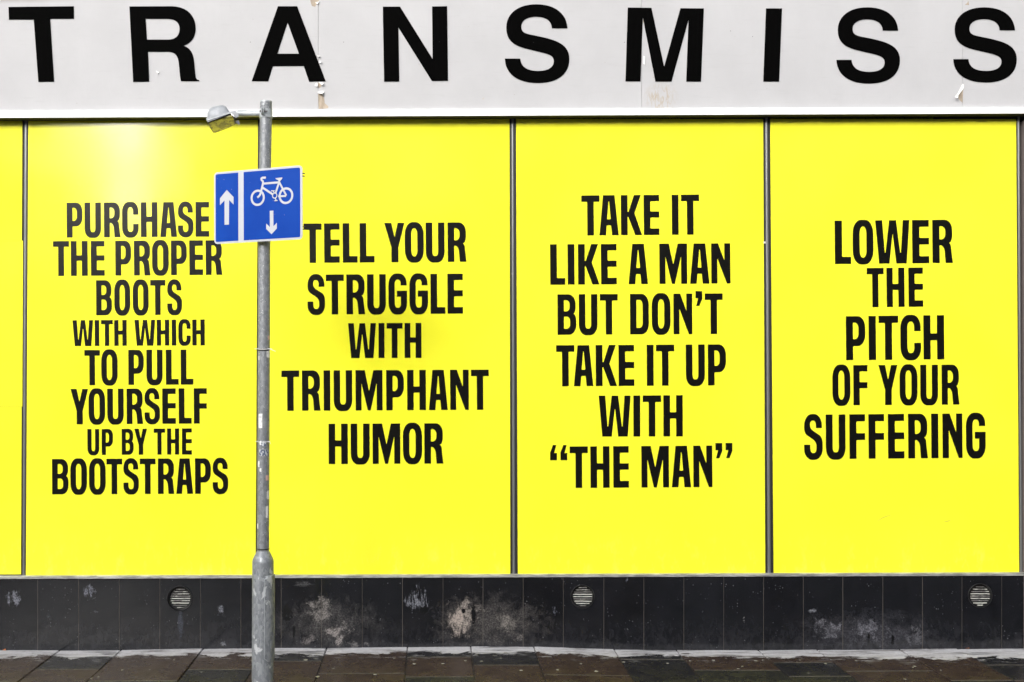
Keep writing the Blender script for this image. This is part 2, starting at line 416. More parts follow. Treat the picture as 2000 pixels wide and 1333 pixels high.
def bezpath(segs, n=10):
    pts = []; cur = segs[0]
    pts.append(cur)
    for s_ in segs[1:]:
        if len(s_) == 2: pts.append(s_); cur = s_
        else:
            a, b, c = s_[:2], s_[2:4], s_[4:6]
            for k in range(1, n + 1):
                t = k / n
                pts.append(tuple(cur[j] * (1 - t) ** 3 + 3 * a[j] * t * (1 - t) ** 2 + 3 * b[j] * t * t * (1 - t) + c[j] * t ** 3 for j in (0, 1)))
            cur = c
    return pts[:-1] if pts[0] == pts[-1] else pts

# ------------------------------------------------------------------ ground
BASE = [(-400, 1271), (0, 1270.5), (235, 1270.5), (400, 1267), (640, 1265.5), (900, 1262), (1060, 1262.5), (1170, 1267.5), (1350, 1270), (1500, 1270.5), (1750, 1268.5), (2000, 1266), (2400, 1267)]
def gz(x, y):
    px = VX + x / S
    return (1270.5 - interp(BASE, px)) * S * math.exp(-abs(y) / .55)
VPX, VPY = 843.0, 720.0
SK = (VPX - VX) / F                      # skew of the cross joints against the wall normal
def col_x(pw, y): return (pw - VX) * S + SK * y     # wall pixel of a cross joint, at depth y
pav = prop(bpy.data.objects.new('pavement', None), kind='structure'); C.objects.link(pav); ORG[pav] = Matrix.Identity(4)
KY = -2.35
cols = [-430, -290, -150, -10, 117, 237, 397.5, 517, 638.6, 795.9, 919.4, 1042.4, 1198.4, 1320.6, 1480, 1594.4, 1755.6, 1868, 2010, 2150, 2290, 2430]
def yrow(py): return ground(VX, py).y
rows = {4: [1331.5], 5: [1307.5], 6: [1331], 7: [1309.5], 8: [1294.6, 1338], 9: [1318], 10: [1289, 1325], 11: [1303.5], 12: [1321], 13: [1289], 14: [1309.7], 15: [1294.6, 1321.5], 16: [1311.6], 17: [1330.5], 18: [1301, 1330]}
# columns counted by their left joint: colours front to back as seen
tone = {4: 'bbd', 5: 'dbg', 6: 'bgb', 7: 'bdb', 8: 'dbb', 9: 'bbg', 10: 'dbg', 11: 'dbb', 12: 'bbd', 13: 'ddb', 14: 'bgd', 15: 'bdg', 16: 'bbd', 17: 'bdb', 18: 'ddb'}
TM = {'b': 'stone_brown', 'd': 'stone_dark', 'g': 'stone_green'}
yf = {}
V, Fc = [], []
for i in range(len(cols) - 1):
    key = i + 1
    ys = [0.02] + [yrow(r) for r in rows.get(key, [random.uniform(1285, 1330)])]
    while ys[-1] > KY + .75: ys.append(ys[-1] - random.uniform(.36, .66))
    ys.append(KY)
    tn = tone.get(key, '')
    for y in ys[1:-1]:
        nn = 4; V = []
        for q in range(nn + 1):
            xx = lerp(col_x(cols[i], y) + .006, col_x(cols[i + 1], y) - .006, q / nn); w_ = random.uniform(.002, .0048)
            V += [(xx, y - w_, gz(xx, y) + .0005), (xx, y + w_, gz(xx, y) + .0005), (xx, y, gz(xx, y) - .006)]
        mesh('joint_pointing', V, [t for q in range(nn) for t in ((q * 3, q * 3 + 3, q * 3 + 4, q * 3 + 1), (q * 3 + 1, q * 3 + 4, q * 3 + 5, q * 3 + 2), (q * 3 + 2, q * 3 + 5, q * 3 + 3, q * 3))] + [(0, 1, 2), (nn * 3, nn * 3 + 2, nn * 3 + 1)], M['pointing'], pav)
    for j in range(len(ys) - 1):
        g = .0035 + random.uniform(0, .0015)
        y1, y0 = ys[j] - (g if j else 0), ys[j + 1] + g
        xa1, xb1 = col_x(cols[i], y1) + g, col_x(cols[i + 1], y1) - g
        xa0, xb0 = col_x(cols[i], y0) + g, col_x(cols[i + 1], y0) - g
        nx = 3
        top = []
        dz = random.uniform(-.002, .002); tx = random.uniform(-.002, .002)
        VV = []
        for yy, xa, xb in ((y1, xa1, xb1), (y0, xa0, xb0)):
            for k in range(nx + 1):
                x = lerp(xa, xb, k / nx)
                VV.append((x, yy, gz(x, yy) + dz + tx * (k / nx - .5)))
        N = len(VV)
        rim = list(range(nx + 1)) + list(range(N - 1, nx, -1))
        VV += [(VV[r][0], VV[r][1], VV[r][2] - .05) for r in rim]
        FF = [(k, k + 1, nx + 2 + k, nx + 1 + k) for k in range(nx)]
        FF += [(rim[k], rim[(k + 1) % len(rim)], N + (k + 1) % len(rim), N + k) for k in range(len(rim))]
        m = TM[tn[j]] if j < len(tn) else random.choice(['stone_brown', 'stone_brown', 'stone_dark', 'stone_green'])
        o = mesh('paving_stone', VV, FF, M[m], pav)
        bm = bmesh.new(); bm.from_mesh(o.data)
        ed = [e for e in bm.edges if all(v.co.z > -.03 for v in e.verts) and (e.is_boundary or len(e.link_faces) == 2 and abs(e.link_faces[0].normal.z - e.link_faces[1].normal.z) > .5)]
        bmesh.ops.bevel(bm, geom=ed, offset=.002, segments=1, affect='EDGES'); bm.to_mesh(o.data); bm.free()
nx, ys = 60, [.02, -.05, -.12, -.2, -.35, -.55, -.9, -1.4, KY]
V = []
for y in ys:
    for k in range(nx + 1):
        x = lerp(-4.6, 5.0, k / nx); V.append((x, y, gz(x, y) - .006))
Fc = [(r * (nx + 1) + k, r * (nx + 1) + k + 1, (r + 1) * (nx + 1) + k + 1, (r + 1) * (nx + 1) + k) for r in range(len(ys) - 1) for k in range(nx)]
mesh('mortar_bed', V, Fc, M['mortar'], pav)
for k in range(12):
    x = -4.6 + k * .8
    box('kerb_stone', (x, KY - .15, -.14), (x + .795, KY - .004, -.002 + random.uniform(-.002, .002)), M['kerb'], pav, .008)
gum = [(178, 1325.7, 3)]
for (u, v) in [(1170, 880), (1360, 806), (770, 932), (1575, 900), (955, 880)]: gum.append((u / 4, 1090 + v / 4, 2.4))
for (u, v) in [(660, 842), (972, 888), (1265, 813), (1482, 813), (1650, 793), (1770, 796), (1917, 776), (1952, 737), (450, 780), (540, 900), (1115, 773)]: gum.append((480 + u / 3.846, 1090 + v / 3.846, 2.9))
for (u, v) in [(30, 737), (593, 808), (418, 855), (710, 860), (145, 860), (1245, 797), (1590, 773), (1415, 777), (1807, 817), (1775, 835), (1908, 775), (850, 755), (915, 790), (1195, 730)]: gum.append((980 + u / 3.846, 1090 + v / 3.846, 2.7))
for (u, v) in [(510, 797), (1375, 850), (1165, 828), (1180, 820), (1108, 915), (318, 770), (40, 770), (1755, 868), (740, 777), (380, 868)]: gum.append((1480 + u / 3.846, 1090 + v / 3.846, 2.2))
for px, py, r in gum:
    g = ground(px, py); r = r * S * random.uniform(.5, 1.05); a0 = random.uniform(0, 6)
    z = gz(g.x, g.y)
    ring = [(g.x + r * 1.3 * random.uniform(.8, 1.2) * math.cos(a0 + k * .7), g.y + r * 1.6 * random.uniform(.8, 1.2) * math.sin(a0 + k * .7)) for k in range(9)]
    VV = [(x, y, z + .0015) for x, y in ring] + [(g.x, g.y, z + .003)]
    mesh('chewing_gum_spot', VV, [(k, (k + 1) % 9, 9) for k in range(9)], M['gum'], pav, smooth=True)

road = mesh('road', [(-80, KY - .15, -.13), (80, KY - .15, -.13), (80, -19.4, -.13), (-80, -19.4, -.13)], [(0, 1, 2, 3)], M['asphalt']); prop(road, kind='structure')
for y in (-10.9,):
    for k in range(8):
        x = -14 + k * 4
        prop(box('lane_marking', (x, y - .05, -.128), (x + 2, y + .05, -.126), M['line']), kind='structure')
fp = box('far_pavement', (-80, -22.02, -.3), (80, -19.4, 0), M['kerb']); prop(fp, kind='structure')
gs = mesh('ground', [(-400, 300, -.35), (400, 300, -.35), (400, -400, -.35), (-400, -400, -.35)], [(0, 1, 2, 3)], M['asphalt']); prop(gs, kind='structure')
for sx in (-1, 1):   # the same pavement goes on past the frame, too far off to tell the stones apart
    a, b = (4.95, 60) if sx > 0 else (-60, -4.55)
    prop(box('pavement_beyond', (a, KY - .15, -.2), (b, .02, -.004), M['stone_brown']), kind='structure')

# ------------------------------------------------------------------ plinth of black tiles with vents
plinth = thing('plinth_wall', (0, 0, 0), 'low wall of tall polished black tiles, scuffed and stained, under the yellow posters', 'wall')
JX = [-395, -316, -238, -160, -82, -3, 75, 154.5, 234, 313, 392, 471, 549.7, 628.7, 707.8, 786.3, 865.3, 943.3, 1021.6, 1099.9, 1178.9, 1256.9, 1334.9, 1412.7, 1490.4, 1567.9, 1645.1, 1723.1, 1800.3, 1877.3, 1954.8, 1997.5]
def top_y(px): return 1131.6 - px * .0035      # upper edge of the tiles in the photograph
vents = [(352.3, 1168.5, 24.7, 352.0, 1169.2, 19.6), (1137.3, 1165.2, 23.8, 1138.4, 1165.6, 19.4), (1912.3, 1162.8, 24.0, 1914.8, 1164.6, 19.4)]
TY = -.012
for i in range(len(JX) - 1):
    a, b = JX[i], JX[i + 1]
    xa, xb = (a - VX) * S + .0019, (b - VX) * S - .0019
    za, zb = H + (VY - top_y(a)) * S, H + (VY - top_y(b)) * S
    holes = []
    for v in vents:
        if a < v[0] < b: holes = [circle((v[0] - VX) * S, H + (VY - v[1]) * S, v[2] * S * .97, 32)]
    yo = TY + random.uniform(-.0008, .0008); tl = random.uniform(-.0012, .0012)
    V, Fc = prism_data([(xa, -.04), (xb, -.04), (xb, zb), (xa, za)], holes, lambda x, z: (x, yo + tl * (x - xa) / .25, z), lambda x, z: (x, yo + .02, z))
    o = mesh('tile', V, Fc, M['tile'], plinth)
x0, x1 = (JX[0] - VX) * S, (JX[-1] - VX) * S
gh = [circle((v[0] - VX) * S, H + (VY - v[1]) * S, v[2] * S * 1.02, 32) for v in vents]
V, Fc = prism_data([(x0, -.05), (x1, -.05), (x1, H + (VY - top_y(JX[-1])) * S - .001), (x0, H + (VY - top_y(JX[0])) * S - .001)], gh, lambda x, z: (x, TY + .0022, z), lambda x, z: (x, .30, z))
mesh('grout', V, Fc, M['grout'], plinth)
for k, (cx, cy, r, gx, gy, gr_) in enumerate(vents):
    x, z, R = (cx - VX) * S, H + (VY - cy) * S, r * S
    vx, vz, vr = (gx - VX) * S, H + (VY - gy) * S, gr_ * S
    # collar ring with a lip proud of the tile, tapering in to the grille
    prof = [(R * .985, TY + .003), (R * 1.0, TY - .004), (R * .975, TY - .006), (R * .95, TY - .003), (R * .93, TY + .018), (None, TY + .024), (None, TY + .06)]
    V = []; ns = 40
    for (pr, y) in prof:
        for q in range(ns):
            a = 2 * math.pi * q / ns
            if pr: V.append((x + pr * math.cos(a), y, z + pr * math.sin(a)))
            else: V.append((vx + vr * math.cos(a), y, vz + vr * math.sin(a)))
    Fc = [(i * ns + q, i * ns + (q + 1) % ns, (i + 1) * ns + (q + 1) % ns, (i + 1) * ns + q) for i in range(len(prof) - 1) for q in range(ns)]
    Fc.append(tuple(range((len(prof) - 1) * ns, len(prof) * ns)))
    vent = mesh('air_vent', V, Fc, M['ventblack'], plinth, smooth=True)
    vent['label'] = ['round vent below the left end of the posters, with a pale drip mark under it', 'round vent near the middle of the black wall', 'round vent nearest the right end of the black wall'][k]
    pitch = 4.46 * S
    for q in range(-4, 5):
        zc = vz + (q - .1) * pitch
        hw = math.sqrt(max(0, (vr * .985) ** 2 - (zc - vz) ** 2))
        if hw < .012: continue
        xa, xb = vx - hw, vx + hw
        t = .0025
        V = []
        nx = 6
        for i in range(nx + 1):
            xx = lerp(xa, xb, i / nx); dd = random.uniform(-.0007, .0007)
            V += [(xx, TY + .014, zc - t + dd), (xx, TY + .012, zc - t * .5 + dd), (xx, TY + .020, zc + t + dd), (xx, TY + .022, zc + t * .6 + dd)]
        Fc = []
        for i in range(nx):
            for e in range(4):
                a, b = i * 4 + e, i * 4 + (e + 1) % 4
                Fc.append((a, b, b + 4, a + 4))
        Fc += [(0, 1, 2, 3), tuple(nx * 4 + e for e in range(4))]
        mesh('louvre', V, Fc, M['slat'], vent)

# ------------------------------------------------------------------ sill and shop window frame
frame = thing('shop_window_frame', (0, 0, 0), 'aluminium shop window frame with thin dark uprights between the yellow posters and a worn sill', 'window frame')
def sill_y(px): return 1127.0 - px * .0033
def hz(px, py, y): return hit(px, py, y)
V = []
xs = [-400 + 60 * k for k in range(41)]
for px in xs:
    z = hz(px, sill_y(px), -.026).z; x = (px - VX) * S
    w = .0006 * math.sin(px * .05) 
    V += [(x, .01, z + .004), (x, -.020, z + .003), (x, -.026, z - .0005 + w), (x, -.026, z - .0045), (x, -.0215, z - .0065), (x, -.0235, z - .009), (x, -.0235, z - .014), (x, .01, z - .016)]
ns = 8
Fc = [(i * ns + k, i * ns + (k + 1) % ns, (i + 1) * ns + (k + 1) % ns, (i + 1) * ns + k) for i in range(len(xs) - 1) for k in range(ns)]
Fc += [tuple(range(ns)), tuple(range((len(xs) - 1) * ns, len(xs) * ns))]
mesh('sill', V, Fc, M['sill'], frame)
def quad_bar(name, L, R_, y0, y1, mat, parent, yt=222, yb=1126):
    """upright between two photo x ranges (top, bottom) from depth y0 (front) to y1"""
    pts = []
    for (xt, xb) in (L, R_): pts.append((hit(xt, yt), hit(xb, yb)))
    V = []
    for t, b in pts: V += [(t.x, y0, t.z), (b.x, y0, b.z), (t.x, y1, t.z), (b.x, y1, b.z)]
    return mesh(name, V, [(0, 1, 5, 4), (2, 3, 7, 6), (0, 2, 3, 1), (4, 5, 7, 6), (0, 4, 6, 2), (1, 3, 7, 5)], mat, parent)
def upright(L, R_, c0, c1):
    """dark channel with a rounded metal bead in it; c0..c1 = bead as fractions of the gap"""
    quad_bar('gasket', L, R_, .004, .03, M['rubber_and_shadow'], frame)
    xt0, xt1 = lerp(L[0], R_[0], c0), lerp(L[0], R_[0], c1); xb0, xb1 = lerp(L[1], R_[1], c0), lerp(L[1], R_[1], c1)
    V = []
    for (xa, xb_, y) in ((xt0, xt1, 222), (xb0, xb1, 1126)):
        A, B = hit(xa, y), hit(xb_, y)
        for k in range(7):
            a = math.pi * k / 6
            V.append((lerp(A.x, B.x, .5 - .5 * math.cos(a)), .004 - .007 * math.sin(a), A.z))
    Fc = [(k, k + 1, k + 8, k + 7) for k in range(6)] + [(6, 0, 7, 13)]
    mesh('mullion', V, Fc, M['alu'], frame, smooth=True)
upright((45.2, 41.6), (55.3, 50.3), .22, .85)
upright((503.9, 499.4), (514, 511), .45, .9)
upright((995.2, 997.0), (1007.7, 1011.2), .28, .68)
upright((1490.7, 1495.0), (1503.9, 1510.8), .28, .70)
upright((1984.5, 1991.0), (1992.8, 1997.6), .3, .95)
for (px, py) in ((1494.5, 474), (1003, 535)):
    W = hit(px - 1.2, py); box('setting_block', (W.x - .006, -.001, W.z - .006), (W.x + .006, .004, W.z + .006), M['white_tie'], frame)
quad_bar('head_rail', (-400, -400), (1997, 1997), -.014, .03, M['dark_gap'], frame, 200, 227.5)

# panes behind the vinyl
edges = [((-400, -400), (45.0, 41.4)), ((55.5, 50.5), (503.7, 499.2)), ((514.2, 511.2), (995.0, 996.8)), ((1007.9, 1011.4), (1490.5, 1494.8)), ((1504.1, 1511.0), (1984.3, 1990.8))]
plab = ['yellow blank poster cut off by the left edge of the photo, with two horizontal seams',
        'yellow poster reading PURCHASE THE PROPER BOOTS, pale sky glow across its top',
        'yellow poster reading TELL YOUR STRUGGLE WITH TRIUMPHANT HUMOR, beside the pole',
        'yellow poster reading TAKE IT LIKE A MAN, between two dark uprights',
        'yellow poster reading LOWER THE PITCH OF YOUR SUFFERING, beside the stone pilaster']
posters = []
for i, (L, R_) in enumerate(edges):
    yb = [1122.3, 1126.6, 1124.8, 1123.2, 1121.4][i]
    quad_bar('glass_pane', L, R_, .0012, .012, M['glass'], frame, 222, 1126)
    cx = (hit(L[1], 1100).x + hit(R_[1], 1100).x) / 2
    p = thing('window_poster', (cx, 0, .5), plab[i], 'poster', 'yellow text posters filling the shop windows')
    posters.append(p)
    if i == 0:
        for (ya, yb2, dx) in ((220, 470, 0), (470.4, 794.5, 2.2), (794.9, yb, 1.0)):
            fa, fb = (ya - 222) / 904, (yb2 - 222) / 904
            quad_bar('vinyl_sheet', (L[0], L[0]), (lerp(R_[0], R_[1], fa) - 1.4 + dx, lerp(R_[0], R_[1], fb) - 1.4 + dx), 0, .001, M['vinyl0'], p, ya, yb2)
        quad_bar('bottom_gap', L, R_, .0005, .0011, M['rubber_and_shadow'], frame, yb, 1127)
    else:
        sm = [0, 382, 832, 1329, 1823][i]
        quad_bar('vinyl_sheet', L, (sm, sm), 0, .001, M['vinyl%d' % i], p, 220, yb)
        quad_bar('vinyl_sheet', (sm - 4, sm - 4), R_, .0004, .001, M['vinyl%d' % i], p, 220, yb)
        if i == 4:
            for (ua, va, ub, vb, bow) in ((1712, 1020, 1742, 1007, -3), (1843, 1019, 1858, 1016, 1), (1240, 1, 1240, 1, 0)):
                if not bow: continue
                V = []
                for k in range(9):
                    t = k / 8; q = hit(lerp(ua, ub, t), lerp(va, vb, t) + bow * 4 * t * (1 - t)); w = .0012 * math.sin(math.pi * t) + .0001
                    V += [(q.x, -.0002, q.z + w), (q.x, -.0002, q.z - w)]
                mesh('scuff', V, [(k * 2, k * 2 + 1, k * 2 + 3, k * 2 + 2) for k in range(8)], M['scuff'], p)
box('light_leak_block', (-4.4, .05, -.1), (3.45, .3, 3.4), M['dark_gap'], frame)  # unseen dark box added behind the panes to stop light leaks

# ------------------------------------------------------------------ condensed poster lettering
G = {}
def glyph(ch, w, outer, *holes): G[ch] = (w, rounded(outer), [rounded(h) for h in holes])
r1 = 2.0
glyph('H', 46.6, [(0, 0), (0, 100), (16, 100), (16, 58.8, r1), (30.6, 58.8, r1), (30.6, 100), (46.6, 100), (46.6, 0), (30.6, 0), (30.6, 43.5, r1), (16, 43.5, r1), (16, 0)])
glyph('T', 44.3, [(14.2, 0), (14.2, 84, r1), (0, 84), (0, 100), (44.3, 100), (44.3, 84), (30.1, 84, r1), (30.1, 0)])
glyph('R', 46, [(0, 0), (0, 100), (44.8, 100, 17, 24), (44.8, 49.5, 15, 7), (37.4, 46.4), (41.6, 43.6, 4, 6), (43, 25, 4, 4), (46, 0), (29.6, 0), (26.6, 41.4, 15, 9), (16, 41.4, r1), (16, 0)],
      [(16, 54.5, r1), (16, 85.5, r1), (29.4, 85.5, 10, 12), (29.4, 54.5, 12, 10)])
glyph('P', 43.9, [(0, 0), (0, 100), (43.9, 100, 17, 26), (43.9, 32, 26, 17), (16, 32, r1), (16, 0)],
      [(16, 47.5, r1), (16, 85.5, r1), (28.6, 85.5, 9, 12), (28.6, 47.5, 12, 9)])
glyph('M', 67.2, [(0, 0), (0, 100), (23, 100), (33.2, 50), (34.2, 50), (44.6, 100), (67.2, 100), (67.2, 0), (52.6, 0), (52.6, 66), (52, 66), (37.2, 0), (30.2, 0), (15.2, 66), (14.6, 66), (14.6, 0)])
glyph('A', 47, [(0, 0), (9.4, 100), (37.4, 100), (47, 0), (30.8, 0), (28.6, 25, r1), (18, 25, r1), (15.9, 0)],
      [(18.8, 40, r1), (22.6, 84.5), (24.2, 84.5), (27.9, 40, r1)])
glyph('N', 46.4, [(0, 0), (0, 100), (16.7, 100), (31.2, 59), (31.9, 59), (31.9, 100), (46.4, 100), (46.4, 0), (37.8, 0), (15.3, 61.4), (14.6, 61.4), (14.6, 0)])
glyph('U', 46, [(0, 100), (16, 100), (16, 15, 11, 5), (30.2, 15, 5, 11), (30.2, 100), (46, 100), (46, -1.6, 27, 18), (0, -1.6, 18, 27)])
glyph('I', 16.4, [(0, 0), (0, 100), (16.4, 100), (16.4, 0)])
glyph('Y', 49.4, [(0, 100), (17, 100), (24.4, 65.5), (25.6, 65.5), (33, 100), (49.4, 100), (34.2, 38), (34.2, 0), (17, 0), (17, 38)])
glyph('E', 38, [(0, 0), (0, 100), (37.8, 100), (37.8, 84.2), (16.2, 84.2, r1), (16.2, 58.6, r1), (37.8, 58.6), (37.8, 43.4), (16.2, 43.4, r1), (16.2, 16.2, r1), (38, 16.2), (38, 0)])
glyph('F', 36.6, [(0, 0), (0, 100), (36.6, 100), (36.6, 84.2), (16.2, 84.2, r1), (16.2, 57.4, r1), (36.4, 57.4), (36.4, 42.2), (16.2, 42.2, r1), (16.2, 0)])
glyph('L', 36.2, [(0, 0), (0, 100), (16.2, 100), (16.2, 16.4, r1), (36.2, 16.4), (36.2, 0)])
glyph('S', 43.2, [(27.6, 69.7), (41.8, 69.7), (41.8, 101.6, 26, 19), (.2, 101.6, 19, 27), (.2, 58.5, 12, 8), (28.8, 38.5, 9, 8), (28.8, 13.8, 10, 6), (14.3, 13.8, 6, 10), (14.3, 32.5), (0, 32.5), (0, -1.6, 24, 19), (43.3, -1.6, 19, 26), (43.3, 48.8, 13, 9), (14.1, 68.3, 8, 6), (14.1, 86.6, 8, 6), (27.6, 86.6, 6, 9)])
glyph('G', 45.8, [(30.2, 71.5), (44.9, 71.5), (44.9, 101.6, 24, 19), (0, 101.6, 19, 30), (0, -1.6, 30, 19), (45.8, -1.6, 19, 30), (45.8, 58.4), (20.8, 58.4), (20.8, 43.2), (30.6, 43.2), (30.6, 15.5, 10, 6), (15.4, 15.5, 6, 12), (15.4, 86.2, 12, 6), (30.2, 86.2, 6, 9)])
glyph('C', 46.4, [(31, 64.5), (46, 64.5), (46, 101.6, 28, 19), (0, 101.6, 19, 30), (0, -1.6, 30, 19), (46.4, -1.6, 19, 28), (46.4, 38), (31.2, 38), (31.2, 15, 12, 6), (15.7, 15, 6, 14), (15.7, 86, 14, 6), (31, 86, 6, 12)])
glyph('O', 46.5, [(0, 101.6, 32, 19), (46.5, 101.6, 19, 32), (46.5, -1.6, 32, 19), (0, -1.6, 19, 32)], [(15.7, 86, 15, 6), (15.7, 14.6, 6, 15)][:0] or [(15.6, 86.2, 16, 7), (30.9, 86.2, 7, 16), (30.9, 14.2, 16, 7), (15.6, 14.2, 7, 16)])
glyph('D', 46.5, [(0, 0), (0, 100), (46.5, 100, 18, 27), (46.5, 0, 27, 18)], [(15.8, 16, r1), (15.8, 85.4, r1), (31.2, 85.4, 8, 12), (31.2, 16, 12, 8)])
glyph('B', 46.2, [(0, 0), (0, 100), (44.8, 100, 18, 24), (44.8, 54.5, 14, 6), (39.2, 51.8), (46.2, 48.6, 6, 14), (46.2, 0, 25, 18)],
      [(15.8, 57.8, r1), (15.8, 85.6, r1), (30, 85.6, 9, 10), (30, 57.8, 10, 9)], [(15.8, 15, r1), (15.8, 45, r1), (31, 45, 9, 10), (31, 15, 10, 9)])
glyph('K', 51.5, [(0, 0), (0, 100), (16.4, 100), (16.4, 58.5), (18.8, 58.5), (32.2, 100), (48.8, 100), (33.4, 54.6), (51.5, 0), (34.8, 0), (18.2, 45.5), (16.4, 45.5), (16.4, 0)])
glyph('W', 77.2, [(0, 100), (15.8, 100), (21, 25), (22.8, 25), (31.6, 100), (47, 100), (55.8, 25), (57.6, 25), (62.4, 100), (77.2, 100), (70.2, 0), (47, 0), (39.7, 67), (38.6, 67), (31.4, 0), (8.4, 0)])
glyph("'", 16.6, [(0, 106), (16.6, 106), (16.6, 87), (9.4, 69.3), (1.4, 69.3), (6.4, 88.5), (0, 88.5)])
glyph('`', 16.6, [(16.6, 67), (0, 67), (0, 86), (7.2, 103.7), (15.2, 103.7), (10.2, 84.5), (16.6, 84.5)])
GM = {}
for ch, (w, o_, hs_) in G.items():
    V, Fc = prism_data([(x / 100, y / 100) for x, y in o_], [[(x / 100, y / 100) for x, y in h] for h in hs_], lambda x, z: (x, -.0008, z), lambda x, z: (x, -.0001, z))
    me = bpy.data.meshes.new('letter'); me.from_pydata(V, [], Fc)
    bm = bmesh.new(); bm.from_mesh(me); bmesh.ops.recalc_face_normals(bm, faces=bm.faces); bm.to_mesh(me); bm.free()
    me.materials.append(M['ink']); GM[ch] = me
# each line: letters, left edges, right end, top (left, right), base (left, right)   in pixels of an enlarged view
LN = [
 (1, (80, 380, 4.4425), 'PURCHASE', [225, 380, 548, 705, 868, 1036, 1190, 1343], 1460, (73, 66), (375, 367)),
 (1, (80, 380, 4.4425), 'THEPROPER', [107, 261, 435, 647, 808, 965, 1130, 1289, 1431], 1574, (407, 398), (709, 698)),
 (1, (80, 380, 4.4425), 'BOOTS', [480, 638, 798, 950, 1097], 1224, (746, 742), (1050, 1045)),
 (1, (80, 380, 4.4425), 'WITHWHICH', [275, 468, 523, 637, 813, 1006, 1136, 1193, 1314], 1422, (1093, 1086), (1317, 1310)),
 (1, (80, 670, 4.3), 'TOPULL', [366, 508, 735, 887, 1050, 1175], 1281, (61, 57), (356, 351)),
 (1, (80, 670, 4.3), 'YOURSELF', [250, 401, 558, 721, 871, 1020, 1158, 1285], 1394, (388, 381), (685, 678)),
 (1, (80, 670, 4.3), 'UPBYTHE', [391, 511, 679, 785, 948, 1060, 1185], 1267, (725, 718), (942, 938)),
 (1, (80, 670, 4.3), 'BOOTSTRAPS', [94, 248, 405, 551, 693, 831, 983, 1137, 1295, 1443], 1572, (976, 969), (1273, 1267)),
 (2, (530, 420, 4.4444), 'TELLYOUR', [282, 460, 621, 768, 983, 1160, 1342, 1532], 1695, (76, 66), (418, 407)),
 (2, (530, 420, 4.4444), 'STRUGGLE', [315, 475, 653, 833, 1018, 1200, 1383, 1530], 1663, (520, 511), (866, 857)),
 (2, (530, 420, 4.4444), 'WITH', [667, 931, 1001, 1157], 1303, (941, 938), (1244, 1242)),
 (2, (530, 670, 4.4444), 'TRIUMPHANT', [89, 267, 455, 542, 732, 998, 1180, 1368, 1553, 1735], 1889, (241, 233), (591, 581)),
 (2, (530, 670, 4.4444), 'HUMOR', [498, 690, 880, 1143, 1329], 1493, (703, 698), (1053, 1048)),
 (3, (1050, 360, 4.4425), 'TAKEIT', [382, 537, 724, 922, 1166, 1247], 1404, (99, 91), (447, 438)),
 (3, (1050, 360, 4.4425), 'LIKEAMAN', [110, 262, 352, 551, 790, 1058, 1323, 1508], 1674, (523, 514), (874, 862)),
 (3, (1050, 360, 4.4425), "BUTDON'T", [174, 359, 542, 803, 991, 1180, 1372, 1452], 1607, (957, 948), (1308, 1300)),
 (3, (1050, 660, 4.3), 'TAKEITUP', [157, 305, 489, 681, 918, 996, 1246, 1431], 1583, (64, 56), (409, 400)),
 (3, (1050, 660, 4.3), 'WITH', [514, 805, 884, 1057], 1219, (487, 483), (831, 829)),
 (3, (1050, 660, 4.3), "``THEMAN''", [107, 194, 271, 445, 637, 873, 1128, 1309, 1496, 1581], 1638, (915, 905), (1264, 1253)),
 (4, (1540, 410, 5.0), 'LOWER', [454, 629, 850, 1210, 1407], 1606, (108, 98), (531, 520)),
 (4, (1540, 410, 5.0), 'THE', [767, 960, 1174], 1316, (570, 565), (953, 947)),
 (4, (1540, 410, 5.0), 'PITCH', [563, 785, 883, 1095, 1320], 1521, (1041, 1029), (1470, 1461)),
 (4, (1540, 660, 5.0), 'OFYOUR', [430, 635, 880, 1086, 1288, 1497], 1668, (269, 263), (661, 653)),
 (4, (1540, 660, 5.0), 'SUFFERING', [154, 366, 597, 783, 973, 1170, 1396, 1506, 1735], 1925, (752, 738), (1187, 1173)),
]
for (pi, (ox, oy, k), txt, lefts, end, tp, bs) in LN:
    p = posters[pi]
    xl, xr = lefts[0], end
    # horizontal scale fitted over the line from the known right end
    hh = ((bs[0] - tp[0]) + (bs[1] - tp[1])) / 2
    kx = (end - lefts[-1]) / (G[txt[-1]][0] / 100 * hh)
    kx = max(.96, min(1.03, kx))
    ang = math.atan2(bs[0] - bs[1], xr - xl)
    for ch, lx in zip(txt, lefts):
        f = (lx - xl) / (xr - xl)
        b = lerp(bs[0], bs[1], f); t = lerp(tp[0], tp[1], f)
        P = hit(ox + lx / k, oy + b / k, -.0002)
        o = bpy.data.objects.new('letter', GM[ch]); C.objects.link(o); o.parent = p
        o.location = P - Vector(p.location)
        h = (b - t) / k * S
        nxt = kx
        o.scale = (h * nxt, 1, h); o.rotation_euler = (0, -ang, 0)

# ------------------------------------------------------------------ fascia
FT = .16
def ftop(px): return 217.2 - px * .0034          # lower edge of the boards
def fbot(px): return 230.6 - px * .0043
fz0 = hit(1000, 214, -.05).z
def fas(px, py, off=0.0): return hit(px, py, -.05 - FT * 0 - off, -FT, fz0)
fascia = thing('fascia_sign', (0, 0, fz0), 'white painted sign fascia with black letters TRANSMISS and peeling paint at its seams', 'shop sign')
seams = [-420, 0 - 10, 621.5, 1253.2, 1880.3, 2500]
seams = [-640, -8, 621.5, 1253.2, 1880.3, 2500]
for a, b in zip(seams, seams[1:]):
    V = []
    for px, sg in ((a, 1), (b, -1)):
        for py in (-60, ftop(px)):
            q = fas(px, py)
            q.x += sg * .0009
            V += [q, q + Vector((0, .02, 0))]
    mesh('fascia_board', V, [(0, 1, 3, 2), (4, 6, 7, 5), (0, 4, 5, 1), (2, 3, 7, 6), (0, 2, 6, 4), (1, 5, 7, 3)], M['fascia'], fascia)
